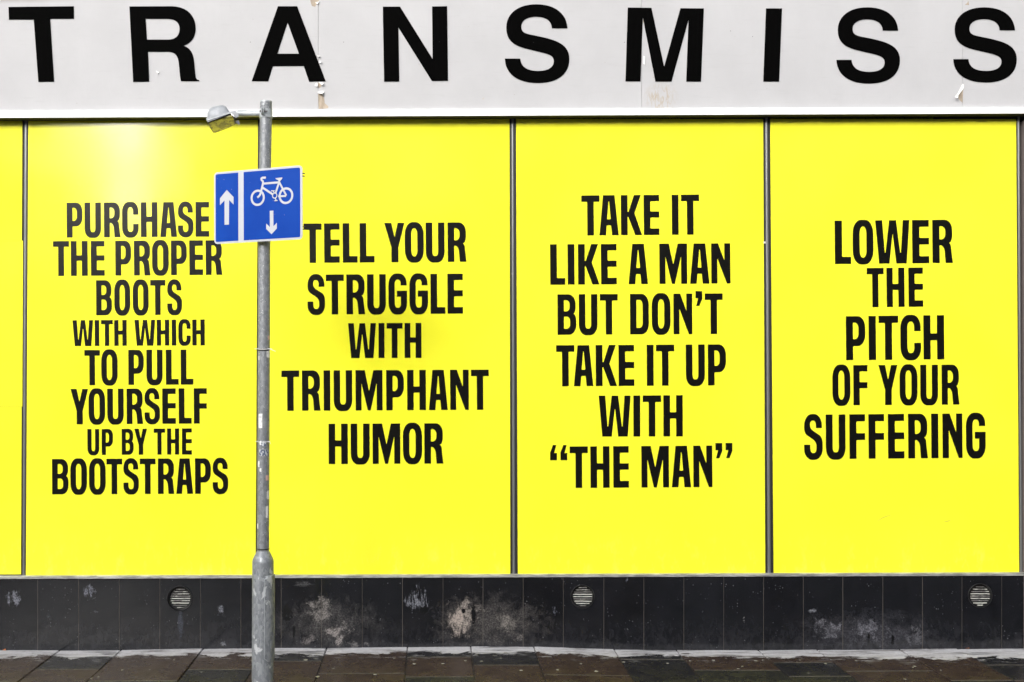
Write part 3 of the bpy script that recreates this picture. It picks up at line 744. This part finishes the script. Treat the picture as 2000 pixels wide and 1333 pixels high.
# ragged trim rail under the boards
V = []; xs = [-640 + 12 * k for k in range(262)]
for px in xs:
    rag = random.choice([0, 0, 0, 0, .0012, .002]) 
    a = hit(px, ftop(px) - .2, -.052); b = hit(px, fbot(px), -.085)
    V += [(a.x, .0, a.z), (a.x, -.056, a.z + rag), (a.x, -.066, a.z - .003), (b.x, -.085, b.z + .002), (b.x, -.084, b.z), (b.x, .0, b.z + .006)]
ns = 6
Fc = [(i * ns + k, i * ns + (k + 1) % ns, (i + 1) * ns + (k + 1) % ns, (i + 1) * ns + k) for i in range(len(xs) - 1) for k in range(ns)] + [tuple(range(ns)), tuple(range((len(xs) - 1) * ns, len(xs) * ns))]
mesh('trim_rail', V, Fc, M['trim'], fascia)
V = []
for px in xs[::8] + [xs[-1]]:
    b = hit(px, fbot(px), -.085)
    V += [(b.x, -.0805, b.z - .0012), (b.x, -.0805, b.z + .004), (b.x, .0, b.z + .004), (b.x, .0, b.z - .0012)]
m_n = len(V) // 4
mesh('soffit_shade_strip', V, [(i * 4 + k, i * 4 + (k + 1) % 4, i * 4 + 4 + (k + 1) % 4, i * 4 + 4 + k) for i in range(m_n - 1) for k in range(4)] + [(0, 1, 2, 3), tuple(range(m_n * 4 - 4, m_n * 4))], M['dark_gap'], fascia)  # black strip added to paint the trim's underside as deep shade
box('backing', (-5.1, .0, fz0 - .05), (5.0, .05, fz0 + .9), M['dark_gap'], fascia)

def fletter(loops, ox, k=2.8571, mat=None, name='letter', th=.0022, off=.0003):
    cv = [[(ox + u / k, v / k) for u, v in lp] for lp in loops]
    V, Fc = prism_data(cv[0], cv[1:], lambda x, y: fas(x, y, off + th), lambda x, y: fas(x, y, off))
    return mesh(name, V, Fc, mat or M['letter'], fascia)
fletter([[(47, 40), (412, 36), (413, 107), (280, 107), (302, 458), (214, 459), (188, 111), (50, 111)]], 0)
fletter([bezpath([(722, 37), (960, 36), (1045, 38, 1092, 88, 1092, 162), (1092, 210, 1066, 243, 1025, 256), (1062, 270, 1079, 295, 1083, 345), (1090, 420), (1092, 440, 1098, 446, 1112, 448), (1112, 455), (1010, 455), (1003, 430, 1002, 400, 998, 360), (994, 312, 978, 291, 935, 291), (826, 291), (833, 458), (743, 459), (722, 37)]),
         bezpath([(813, 107), (935, 107), (978, 108, 1002, 128, 1002, 163), (1002, 200, 978, 221, 940, 222), (820, 222), (813, 107)])], 0)
fletter([[(1551, 36), (1658, 36), (1818, 456), (1725, 457), (1695, 370), (1523, 371), (1497, 455), (1404, 455)], [(1605, 128), (1668, 301), (1548, 301)]], 0)
fletter([[(279, 38), (375, 38), (557, 330), (554, 37), (638, 36), (643, 453), (553, 454), (366, 155), (371, 457), (286, 457)]], 650)
SB = bezpath([(1310, 160), (1305, 75, 1240, 25, 1135, 25), (1035, 25, 968, 75, 968, 155), (968, 230, 1010, 258, 1090, 276), (1190, 301, 1233, 303, 1233, 343), (1233, 378, 1200, 397, 1145, 397), (1085, 397, 1050, 375, 1046, 328), (960, 328), (963, 415, 1030, 465, 1145, 465), (1255, 465, 1320, 415, 1320, 330), (1320, 258, 1265, 232, 1190, 213), (1090, 188, 1052, 195, 1052, 150), (1052, 115, 1085, 95, 1135, 95), (1190, 95, 1222, 120, 1222, 160), (1310, 160)], 12)
fletter([SB], 650)
def sfit(b): return [(b[0] + (x - 960) / 360 * (b[1] - b[0]), b[2] + (y - 25) / 440 * (b[3] - b[2])) for x, y in SB]
fletter([[(1646, 43), (1778, 45), (1849, 373), (1940, 47), (2071, 48), (2055, 457), (1972, 457), (1985, 113), (1890, 457), (1800, 457), (1730, 100), (1717, 456), (1633, 456)]], 650)
fletter([[(560, 48), (650, 48), (634, 457), (545, 457)]], 1300)
fletter([sfit((953, 1308, 42, 468))], 1300)
fletter([sfit((1605, 1960, 42, 462))], 1300)
# missing paint, curled flakes and one painted flake shadow at the seams
def patch(pts, ox, oy, k, mat, name, off=.0004, th=.0002, curl=0.0, axis=0):
    pp = [(ox + u / k, oy + v / k) for u, v in pts]
    mx = max(p[axis] for p in pp); mn = min(p[axis] for p in pp)
    def fr_(x, y):
        c = ((x, y)[axis] - mn) / (mx - mn); return fas(x, y, off + th + curl * c * c)
    def bk_(x, y):
        c = ((x, y)[axis] - mn) / (mx - mn); return fas(x, y, off + curl * c * c * .9)
    V, Fc = prism_data(pp, [], fr_, bk_); return mesh(name, V, Fc, mat, fascia)
Z7 = (590, 100, 11.11)
patch([(348, 930), (430, 935), (470, 1000), (485, 1060), (490, 1130), (545, 1180), (575, 1210), (560, 1240), (460, 1256), (360, 1258)], *Z7, M['bare_and_shade'], 'bare_and_shade_patch')
patch([(348, 690), (380, 690), (430, 740), (400, 790), (348, 800)], *Z7, M['bare_and_shade'], 'bare_and_shade_patch')
patch([(372, 668), (470, 700), (452, 730), (428, 738), (395, 715)], *Z7, M['flake'], 'paint_flake', .001, .0006, .02, 1)
patch([(275, 755), (300, 700), (333, 688), (335, 770)], *Z7, M['flake'], 'paint_flake', .001, .0006, .015, 1)
patch([(340, 888), (400, 875), (480, 880), (440, 930), (345, 918)], *Z7, M['flake'], 'paint_flake', .001, .0006, .025, 1)
patch([(330, 104), (360, 100), (402, 112), (345, 128)], *Z7, M['flake'], 'paint_flake', .001, .0006, .02, 1)
patch([(365, 250), (385, 205), (420, 240), (400, 262)], *Z7, M['flake'], 'paint_flake', .001, .0006, .015, 1)
patch([(1730, 0), (1782, 0), (1768, 22), (1758, 40), (1740, 34)], 0, 0, 2.857, M['bare_and_shade'], 'bare_and_shade_patch')
patch([(1760, 14), (1783, 10), (1770, 24)], 0, 0, 2.857, M['flake'], 'paint_flake', .001, .0006, .015, 1)
Z9 = (1850, 90, 10.25)
patch([(215, 1000), (320, 850), (308, 1140), (270, 1110), (220, 1050)], *Z9, M['bare_and_shade'], 'bare_and_shade_patch')  # tan patch paints the shaded area beside the curled flake
patch([(330, 770), (300, 760), (260, 850), (205, 960), (155, 1020), (190, 1045), (225, 1035), (215, 1000), (270, 930), (330, 850)], *Z9, M['flake'], 'paint_flake', .001, .0006, .03, 1)
patch([(1733, 312), (1742, 316), (1742, 362), (1731, 356)], 650, 0, 2.857, M['flake'], 'paint_flake', .001, .0006, .01, 1)
patch([(1733, 60), (1737, 75), (1738, 130), (1731, 128)], 650, 0, 2.857, M['bare_and_shade'], 'bare_and_shade_patch')
patch([(1690, 5), (1694, 30), (1670, 28), (1682, 18)], 1300, 0, 2.857, M['bare_and_shade'], 'bare_and_shade_patch')
patch([(870, 396), (888, 404), (880, 412)], 0, 0, 2.857, M['flake'], 'paint_flake', .001, .0006, .01, 1)
patch([(835, 553), (845, 545), (838, 556)], 650, 0, 2.857, M['bare_and_shade'], 'bare_and_shade_patch')
patch([(320, 622), (345, 622), (340, 628)], 0, 0, 2.857, M['bare_and_shade'], 'bare_and_shade_patch')
for px, py in ((489, 82.6), (671, 82.6), (858, 82), (1042, 83), (1219.5, 83), (1427, 61), (1470, 72)):
    q = fas(px, py, .0032 if px in (858, 1042) else .0008); r = .0022
    ring = [q + Vector((r * math.cos(a * .7854), 0, r * math.sin(a * .7854))) for a in range(8)]
    mesh('screw', ring + [v + Vector((0, .004, 0)) for v in ring], [tuple(range(8))] + [(k, (k + 1) % 8, 8 + (k + 1) % 8, 8 + k) for k in range(8)], M['dark_gap'], fascia)

# ------------------------------------------------------------------ masonry round the shop front
pil = box('stone_pilaster', ((1998 - VX) * S + .0, -.03, -.05), (4.6, .3, fz0 - .06), M['pilaster'])
prop(pil, 'brown grey stone pilaster at the right edge of the photo, beside the last poster', 'pilaster')
up = box('upper_wall', (-30, .03, fz0 + .905), (30, 2.0, 11), M['concrete']); prop(up, kind='structure')
bl = box('left_shop_wall', (-30, -.02, -.1), ((-404 - VX) * S, .3, 4.4), M['pilaster']); prop(bl, kind='structure')
br = box('right_shop_wall', (4.605, -.02, -.1), (30, .3, 4.4), M['concrete']); prop(br, kind='structure')

# ------------------------------------------------------------------ sign post
PY = -1.1375
def pp(px, py, y=PY): return hit(px, py, y)
K = (D + PY) / F                    # metres per photo pixel at the post
foot = ground(512.4, VY + H * F / (D + PY)); foot = Vector((pp(512.4, 1376).x, PY, 0))
post = thing('sign_post', foot, 'grey galvanised steel signpost with a thick lower section and torn stickers, on the pavement', 'post')
axis = [(519.6, 200), (516.3, 490), (513.9, 1070), (512.9, 1333), (512.7, 1377)]
def ax(py): return interp([(b, a) for a, b in axis], py)
ts = []
for py in (199.5, 300, 400, 490, 600, 750, 900, 1076): ts.append(pp(ax(py), py))
tube('upper_tube', ts, 11.55 * K, M['pole'], post, 40)
cp = pp(ax(199), 199.2)
tube('end_cap', [cp - Vector((0, 0, .004)), cp + Vector((0, 0, .0015)), cp + Vector((0, 0, .003))], [11.75 * K, 11.75 * K, 10.9 * K], M['clamp'], post, 32)
lo = [(1072.5, 10.9), (1076, 11.4), (1079, 13.2), (1093, 20.0), (1097, 20.6), (1110, 20.7), (1200, 20.8), (1333, 20.9), (1377, 21)]
tube('lower_tube', [pp(ax(a) - .1, a) for a, r in lo], [r * K for a, r in lo], M['post'], post, 48)
tube('weld_gap', [pp(ax(1068), 1071), pp(ax(1072), 1073.5)], 11.85 * K, M['black_band'], post, 32)
bs_ = tube('base_flange', [Vector((foot.x, PY, -.02)), Vector((foot.x, PY, .004))], .064, M['mortar'], post, 32)
def shell(name, py0, py1, a0, a1, rpx, mat, parent, thick=.002, corner=0.0, seg=14):
    """curved patch on the tube; angles in degrees from the side facing the camera, positive to the right"""
    V = []; rows_ = 9 if corner else 3
    Fc = []
    P0, P1 = pp(ax(py0), py0), pp(ax(py1), py1)
    for j in range(rows_):
        t = j / (rows_ - 1)
        if corner: t = .5 - .5 * math.cos(math.pi * t)
        c = P0.lerp(P1, t)
        e = min(t, 1 - t) * abs(P0.z - P1.z)
        ins = corner * (1 - math.sqrt(max(0, 1 - (1 - min(1, e / corner)) ** 2))) if corner else 0
        aa0 = a0 + math.degrees(ins / (rpx * K))
        for k in range(seg + 1):
            a = math.radians(lerp(aa0, a1, k / seg))
            for rr in (rpx * K + thick, rpx * K - .001):
                V.append((c.x + rr * math.sin(a), c.y - rr * math.cos(a), c.z))
    w = (seg + 1) * 2
    for j in range(rows_ - 1):
        for k in range(seg):
            b = j * w + k * 2
            Fc += [(b, b + 2, b + w + 2, b + w), (b + 1, b + w + 1, b + w + 3, b + 3)]
        b = j * w; Fc.append((b, b + w, b + w + 1, b + 1)); b = j * w + seg * 2; Fc.append((b, b + 1, b + w + 1, b + w))
    for j in (0, rows_ - 1):
        for k in range(seg):
            b = j * w + k * 2; Fc.append((b, b + 1, b + 3, b + 2))
    return mesh(name, V, Fc, mat, parent, smooth=True)
shell('access_door', 1123, 1287.5, 20, 112, 20.9, M['post'], post, .0055, .018, 16)
shell('door_rim', 1122, 1288.5, 17.5, 112, 20.9, M['clamp'], post, .0018, .019, 16)
shell('square_band', 681.5, 686, -58, 60, 11.6, M['black_band'], post, .0015)
for (y0, y1, a0, a1, m) in ((692 - 9, 692 + 7, 38, 88, 'sticker'), (808, 836, -44, -2, 'sticker'), (862, 871, -10, 34, 'stickertext'), (861, 869, -30, -12, 'sticker'), (878, 890, -34, 62, 'stickertext'),
                            (900, 912, -50, -28, 'sticker'), (914, 921, -30, -8, 'sticker'), (928, 938, 34, 70, 'stickerpink'), (958, 975, 48, 80, 'sticker'), (988, 1011, 36, 64, 'sticker'), (1022, 1032, -66, -44, 'sticker'), (656, 664, 52, 80, 'stickerpink'), (696, 704, -50, -38, 'sticker')):
    o = shell('sticker', y0, y1, a0, a1, 11.6, M[m], post, .0006, .006 if m == 'sticker' else 0.0, 6)
for (py, tails) in ((682, [(-16, 0), (18, 0), (25, 5)]), (862.5, [(-13, -1), (16, 4)])):
    c = pp(ax(py), py); tie = []
    for k in range(25):
        a = 2 * math.pi * k / 24; tie.append(c + Vector((math.cos(a) * 12.0 * K, math.sin(a) * 12.0 * K, math.sin(a) * .002)))
    tube('cable_tie', tie, .0018, M['white_tie'], post, 6)
    for dx, dy in tails:
        s_ = -1 if dx < 0 else 1
        tube('cable_tie', [c + Vector((s_ * 9.5 * K, -7 * K, .001)), c + Vector((s_ * 13 * K, -9 * K, 0)), c + Vector((dx * K, -12 * K, -dy * K))], [.0018, .0016, .001], M['white_tie'], post, 6)
# rust marks / old bolt holes are left to the finish; bracket that carries the lamp arm
shell('clamp_band', 214.5, 231, -178, 178, 11.7, M['clamp'], post, .003, 0, 40)
c = pp(515.8, 221)
for dx in (-.0045, .0055):
    V, Fc = prism_data(rounded([(-.022, -.02, .008), (-.022, .022, .01), (.0, .022, .004), (.0, -.02, .004)]), [], lambda u, v: (c.x + dx - .0016, c.y - .035 + u + .004, c.z + v), lambda u, v: (c.x + dx + .0016, c.y - .035 + u + .004, c.z + v))
    mesh('clamp_lug', V, Fc, M['clamp'], post)
cc = Vector((c.x, c.y - .045, c.z - .001))
tube('clamp_bolt', [cc + Vector((-.013, 0, 0)), cc + Vector((-.006, 0, 0)), cc + Vector((-.0055, 0, 0)), cc + Vector((.027, 0, 0))], [.006, .006, .003, .0028], M['dark_steel'], post, 10)
c = pp(516.7, 207); tube('grub_screw', [c + Vector((0, -.028, 0)), c + Vector((0, -.0335, 0))], [.0065, .0055], M['clamp'], post, 12)

# ------------------------------------------------------------------ street lamp head on its arm
LY = PY
lamp = thing('sign_lamp', pp(507, 224), 'small pale grey lantern with a clear bowl, at the top of the signpost', 'lamp')
arm = [pp(509, 222.6), pp(490, 222.3), pp(464, 222)]
tube('arm', arm, 6.2 * K, M['clamp'], lamp, 24)
def lz(u, v, y): return hit(395 + u / 16.66, 190 + v / 16.66, y)
def loft(name, sections, mat, smooth=True):
    """sections: (outline in the enlarged photo, depth)"""
    V = []; Fc = []; ns = len(sections[0][0])
    for pts, y in sections: V += [lz(u, v, LY + y) for u, v in pts]
    for i in range(len(sections) - 1):
        for k in range(ns):
            a, b = i * ns + k, i * ns + (k + 1) % ns
            Fc.append((a, b, b + ns, a + ns))
    Fc += [tuple(range(ns)), tuple(range((len(sections) - 1) * ns, len(sections) * ns))]
    return mesh(name, V, Fc, mat, lamp, smooth=smooth)
dome = [(165, 660), (160, 520), (235, 385), (330, 320), (430, 300), (560, 275), (660, 262), (760, 305), (830, 390), (885, 470)]
def shrink(pts, f, c): return [(c[0] + (u - c[0]) * f, c[1] + (v - c[1]) * f) for u, v in pts]
cb = (530, 590)
loft('housing', [(shrink(dome, .72, cb), -.062), (shrink(dome, .9, cb), -.054), (dome, -.034), (dome, .034), (shrink(dome, .88, cb), .056), (shrink(dome, .7, cb), .062)], M['lampgrey'])
band = [(120, 700), (165, 655), (900, 465), (955, 500), (925, 540), (180, 820), (150, 790)]
loft('rim', [(shrink(band, .97, (530, 650)), -.073), (band, -.068), (band, .068), (shrink(band, .97, (530, 650)), .073)], M['lampgrey'], False)
band2 = [(150, 735), (560, 615), (940, 500), (945, 515), (560, 640), (160, 765)]
tube('rim_shadow', [lz(180, 826, LY - .066), lz(560, 690, LY - .070), lz(940, 548, LY - .066)], .0026, M['rubber_and_shadow'], lamp, 8)  # thin black tube drawn as the shadow line between rim and bowl
loft('rim_bead', [(band2, -.078), (band2, -.0735)], M['clamp'], False)
bowl = [(190, 825), (925, 548), (1000, 640), (1098, 885), (760, 1045), (430, 1165), (375, 1165)]
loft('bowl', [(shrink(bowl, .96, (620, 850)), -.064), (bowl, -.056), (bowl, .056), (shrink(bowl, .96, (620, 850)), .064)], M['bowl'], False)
tube('bowl_edge', [lz(178, 815, LY - .058), lz(265, 985, LY - .058), lz(372, 1160, LY - .056)], .0022, M['rubber_and_shadow'], lamp, 8)
tube('bowl_edge', [lz(985, 600, LY - .058), lz(1045, 720, LY - .058), lz(1100, 850, LY - .056)], .0024, M['rubber_and_shadow'], lamp, 8)
loft('knuckle', [([(880, 470), (1080, 440), (1190, 600), (1170, 640), (1090, 690), (1000, 560)], -.03), ([(880, 470), (1080, 440), (1190, 600), (1170, 640), (1090, 690), (1000, 560)], .03)], M['lampgrey'], False)
loft('catch', [([(1090, 800), (1150, 750), (1200, 790), (1218, 880), (1190, 900), (1120, 850)], -.02), ([(1090, 800), (1150, 750), (1200, 790), (1218, 880), (1190, 900), (1120, 850)], .01)], M['lampgrey'], False)
loft('catch', [([(1010, 885), (1075, 780), (1110, 870)], -.058), ([(1010, 885), (1075, 780), (1110, 870)], -.03)], M['dark_steel'], False)
# ------------------------------------------------------------------ blue traffic sign
SR = Euler((0, 0, 0))
yaw, pit, rol = -0.3687, -0.0092, -0.0086
RM = Matrix.Rotation(yaw, 3, 'Z') @ Matrix.Rotation(pit, 3, 'X') @ Matrix.Rotation(rol, 3, 'Y')
SCN = Vector((-1.1577, PY - .06, 2.6046)); SW, SH = .5315, .378
sign = thing('traffic_sign', SCN, 'blue rectangular cycle lane sign with white bicycle and two arrows, clamped to the signpost', 'traffic sign', None, RM.to_euler())
ORG[sign] = Matrix.LocRotScale(SCN, RM.to_quaternion(), None)
NRM = RM @ Vector((0, 1, 0))
def sl(px, py):
    """photo point to coordinates on the sign face"""
    d = Vector(((px - VX) / F, 1, (VY - py) / F)); o = Vector((0, -D, H))
    t = (SCN - o).dot(NRM) / d.dot(NRM)
    q = RM.inverted() @ (o + d * t - SCN); return (q.x, q.z)
def z4(u, v): return sl(380 + u / 4.1667, 180 + v / 4.1667)
def face(name, outer, holes, mat, lev, th=.0006):
    V, Fc = prism_data(outer, holes, lambda x, z: (x, -lev - th, z), lambda x, z: (x, -lev, z))
    return mesh(name, V, Fc, mat, sign, local=True)
hw, hh = SW / 2, SH / 2
pl = face('plate', rounded([(-hw, -hh, .022), (-hw, hh, .022), (hw, hh, .022), (hw, -hh, .022)], 8), [], M['signedge'], 0, .0025)
e = .0035
face('border', rounded([(-hw + .001, -hh + .001, .022), (-hw + .001, hh - .001, .022), (hw - .001, hh - .001, .022), (hw - .001, -hh + .001, .022)], 8), [], M['signwhite'], .0026)
bx0 = -hw + .0105
xa, _ = z4(359, 900); xb, _ = z4(403, 900)
bt, bb = hh - .011, -hh + .011
face('blue_panel', rounded([(bx0, bb, .008), (bx0, bt, .008), (xa, bt), (xa, bb)], 6), [], M['blue'], .0034)
face('blue_panel', rounded([(xb, bb), (xb, bt), (hw - .0125, bt, .009), (hw - .0125, bb, .009)], 6), [], M['blue'], .0034)
face('up_arrow', [z4(*p) for p in ((266, 799), (321, 857), (321, 917), (285, 880), (284, 1080), (248, 1082), (248, 883), (211, 923), (211, 868))], [], M['signwhite'], .0042)
face('down_arrow', [z4(*p) for p in ((616, 969), (645, 967), (646, 1094), (673, 1066), (673, 1112), (630, 1159), (587, 1116), (587, 1072), (617, 1101))], [], M['signwhite'], .0042)
def ring_(cx, cy, ro, ri, name, lev): 
    c = z4(cx, cy); return face(name, circle(*c, ro, 40), [circle(*c, ri, 40)], M['signwhite'], lev, .0005)
def stroke(pts, w, name='bicycle_frame', lev=.0048):
    P = [Vector(z4(*p)) for p in pts]
    L, Rr = [], []
    for i, p in enumerate(P):
        t = (P[min(i + 1, len(P) - 1)] - P[max(0, i - 1)]).normalized(); nn = Vector((-t.y, t.x)) * w / 2
        L.append(tuple(p + nn)); Rr.append(tuple(p - nn))
    return L + Rr[::-1]
f1 = Vector(z4(517.5, 862.5)); wtop = Vector(z4(517.5, 795)); RO = (wtop - f1).length
bike = ring_(517.5, 862.5, RO * .985, RO * .72, 'bicycle_symbol', .0042)
def bpart(pts, holes=(), lev=.0047):
    V, Fc = prism_data(pts, list(holes), lambda x, z: (x, -lev - .0004, z), lambda x, z: (x, -lev, z))
    return V, Fc
parts_ = []
c2 = z4(747.5, 845.5)
parts_.append(bpart(circle(*c2, RO * 1.0, 40), [circle(*c2, RO * .735, 40)], .0042))
tw = RO * .27
lv = [.0047 + .0003 * k for k in range(20)]
segs = [([(584, 699), (556, 700), (547, 706), (548, 716), (560, 728), (562, 742), (557, 765), (546, 808), (538, 836), (528, 850), (515, 860)], tw * .95),
        ([(556, 748), (694, 737)], tw * .9), ([(552, 776), (640, 834)], tw * .9), ([(693, 736), (664, 824)], tw * .9), ([(690, 728), (752, 845)], tw * .85), ([(686, 851), (750, 848)], tw * .85),
        ([(655, 826), (647, 808)], tw * .5), ([(662, 866), (670, 885)], tw * .5)]
for k, (pts, w) in enumerate(segs): parts_.append(bpart(stroke(pts, w), (), lv[k]))
cc_ = z4(658.5, 845.5)
parts_.append(bpart(circle(*cc_, RO * .365, 28), [circle(*cc_, RO * .245, 28)], lv[9]))
parts_.append(bpart([z4(*p) for p in ((664, 704), (721, 697), (719, 709), (706, 722), (697, 740), (686, 736), (690, 722), (674, 715))], (), lv[10]))
parts_.append(bpart([z4(*p) for p in ((630, 802), (660, 803), (658, 809), (632, 812))], (), lv[11]))
parts_.append(bpart([z4(*p) for p in ((656, 884), (684, 881), (683, 889), (658, 892))], (), lv[12]))
bm = bmesh.new(); bm.from_mesh(bike.data)
for V, Fc in parts_:
    vs = [bm.verts.new(v) for v in V]
    for f_ in Fc: bm.faces.new([vs[i] for i in f_])
bmesh.ops.recalc_face_normals(bm, faces=bm.faces); bm.to_mesh(bike.data); bm.free()
# channels and clips on the back of the sign
for zc in (hh - .048, -hh + .058):
    for dz in (-.007, .007):
        b = [(-hw + .02, .001, zc + dz - .0022), (hw + .007, .012, zc + dz + .0022)]
        x0_, y0_, z0_ = b[0]; x1_, y1_, z1_ = b[1]
        mesh('back_rail', [(x, y, z) for x in (x0_, x1_) for y in (y0_, y1_) for z in (z0_, z1_)], [(0, 1, 3, 2), (4, 6, 7, 5), (0, 4, 5, 1), (2, 3, 7, 6), (0, 2, 6, 4), (1, 5, 7, 3)], M['dark_steel'], sign, local=True)
    q = RM.inverted() @ (Vector((pp(517, 400).x, PY, SCN.z)) - SCN)
    tube('pole_clip', [(q.x + .036 * math.cos(a * .3491), q.y + .036 * math.sin(a * .3491), zc) for a in range(19)], .004, M['clamp'], sign, 8, local=True)

# ------------------------------------------------------------------ litter
for (px, py, sz, lab) in ((11, 1271.5, .012, 'small orange dead leaf at the foot of the wall, by the left edge'), (1887, 1269, .014, 'small orange dead leaf lying under the right-hand vent')):
    g = ground(px, py); g.y = max(min(g.y, -.012), -.05); g.x = (px - VX) * S; z = gz(g.x, g.y)
    V = [(g.x - sz, g.y, z + .003), (g.x - sz * .3, g.y - sz * .5, z + .006), (g.x + sz, g.y - .004, z + .004), (g.x + sz * .3, g.y + sz * .6, z + .012), (g.x, g.y, z + .002)]
    V += [(a, b, c + .0006) for a, b, c in V]
    Fc = [(0, 1, 4), (1, 2, 4), (2, 3, 4), (3, 0, 4), (5, 6, 9), (6, 7, 9), (7, 8, 9), (8, 5, 9)] + [(k, (k + 1) % 4, 5 + (k + 1) % 4, 5 + k) for k in range(4)]
    lf = mesh('fallen_leaf', V, Fc, M['leaf']); prop(lf, lab, 'leaf')

# ------------------------------------------------------------------ the other side of the street (behind the camera; seen in the gloss of the vinyl and tiles)
def house(x0, x1, h, mat, label, floors, roof=True, base=0.0):
    t = thing('street_building', ((x0 + x1) / 2, -22, 0), label, 'building')
    box('wall', (x0, -32, -.3), (x1, -22.02, h), M[mat], t)
    box('cornice', (x0 - .05, -22.25, h - .35), (x1 + .05, -21.7, h), M[mat], t)
    if roof:
        V = [(x0, -21.9, h), (x1, -21.9, h), (x1, -27, h + 2.2), (x0, -27, h + 2.2), (x0, -32, h), (x1, -32, h)]
        mesh('roof', V, [(0, 1, 2, 3), (3, 2, 5, 4), (0, 3, 4), (1, 5, 2)], M['slate'], t)
    n_ = max(1, int((x1 - x0) / 2.2)); fh = (h - .8) / floors
    for f_ in range(floors):
        for k in range(n_):
            cx = lerp(x0, x1, (k + .5) / n_); z0 = .9 + f_ * fh
            w = mesh('window', *_win(cx, z0, .62 if f_ else .85, min(fh - 1.1, 1.9)), M['frame'], t)
            box('pane', (cx - .55 if f_ else cx - .78, -21.99, z0 + .07), (cx + .55 if f_ else cx + .78, -21.985, z0 + min(fh - 1.1, 1.9) - .07), M['glass'], w)
def _win(cx, z0, hw_, hh_):
    o = [(cx - hw_, z0), (cx + hw_, z0), (cx + hw_, z0 + hh_), (cx - hw_, z0 + hh_)]
    i = [(cx - hw_ + .07, z0 + .07), (cx + hw_ - .07, z0 + .07), (cx + hw_ - .07, z0 + hh_ - .07), (cx - hw_ + .07, z0 + hh_ - .07)]
    return prism_data(o, [i], lambda x, z: (x, -21.93, z), lambda x, z: (x, -22.0, z))
house(-60, -38, 10.5, 'stonefar', 'grey sandstone building far along the other side of the street', 3)
house(-38, -12.9, 9.6, 'stonefar2', 'sooty sandstone building across the street left of the gap', 3)
house(-12.9, -8.7, 5.4, 'stonefar', 'low building across the street filling the gap', 1, False)
house(-8.7, 10, 9.8, 'stonefar', 'grey sandstone building directly across the street', 3)
house(10, 50, 10.5, 'stonefar2', 'sooty sandstone building across the street to the right', 3)
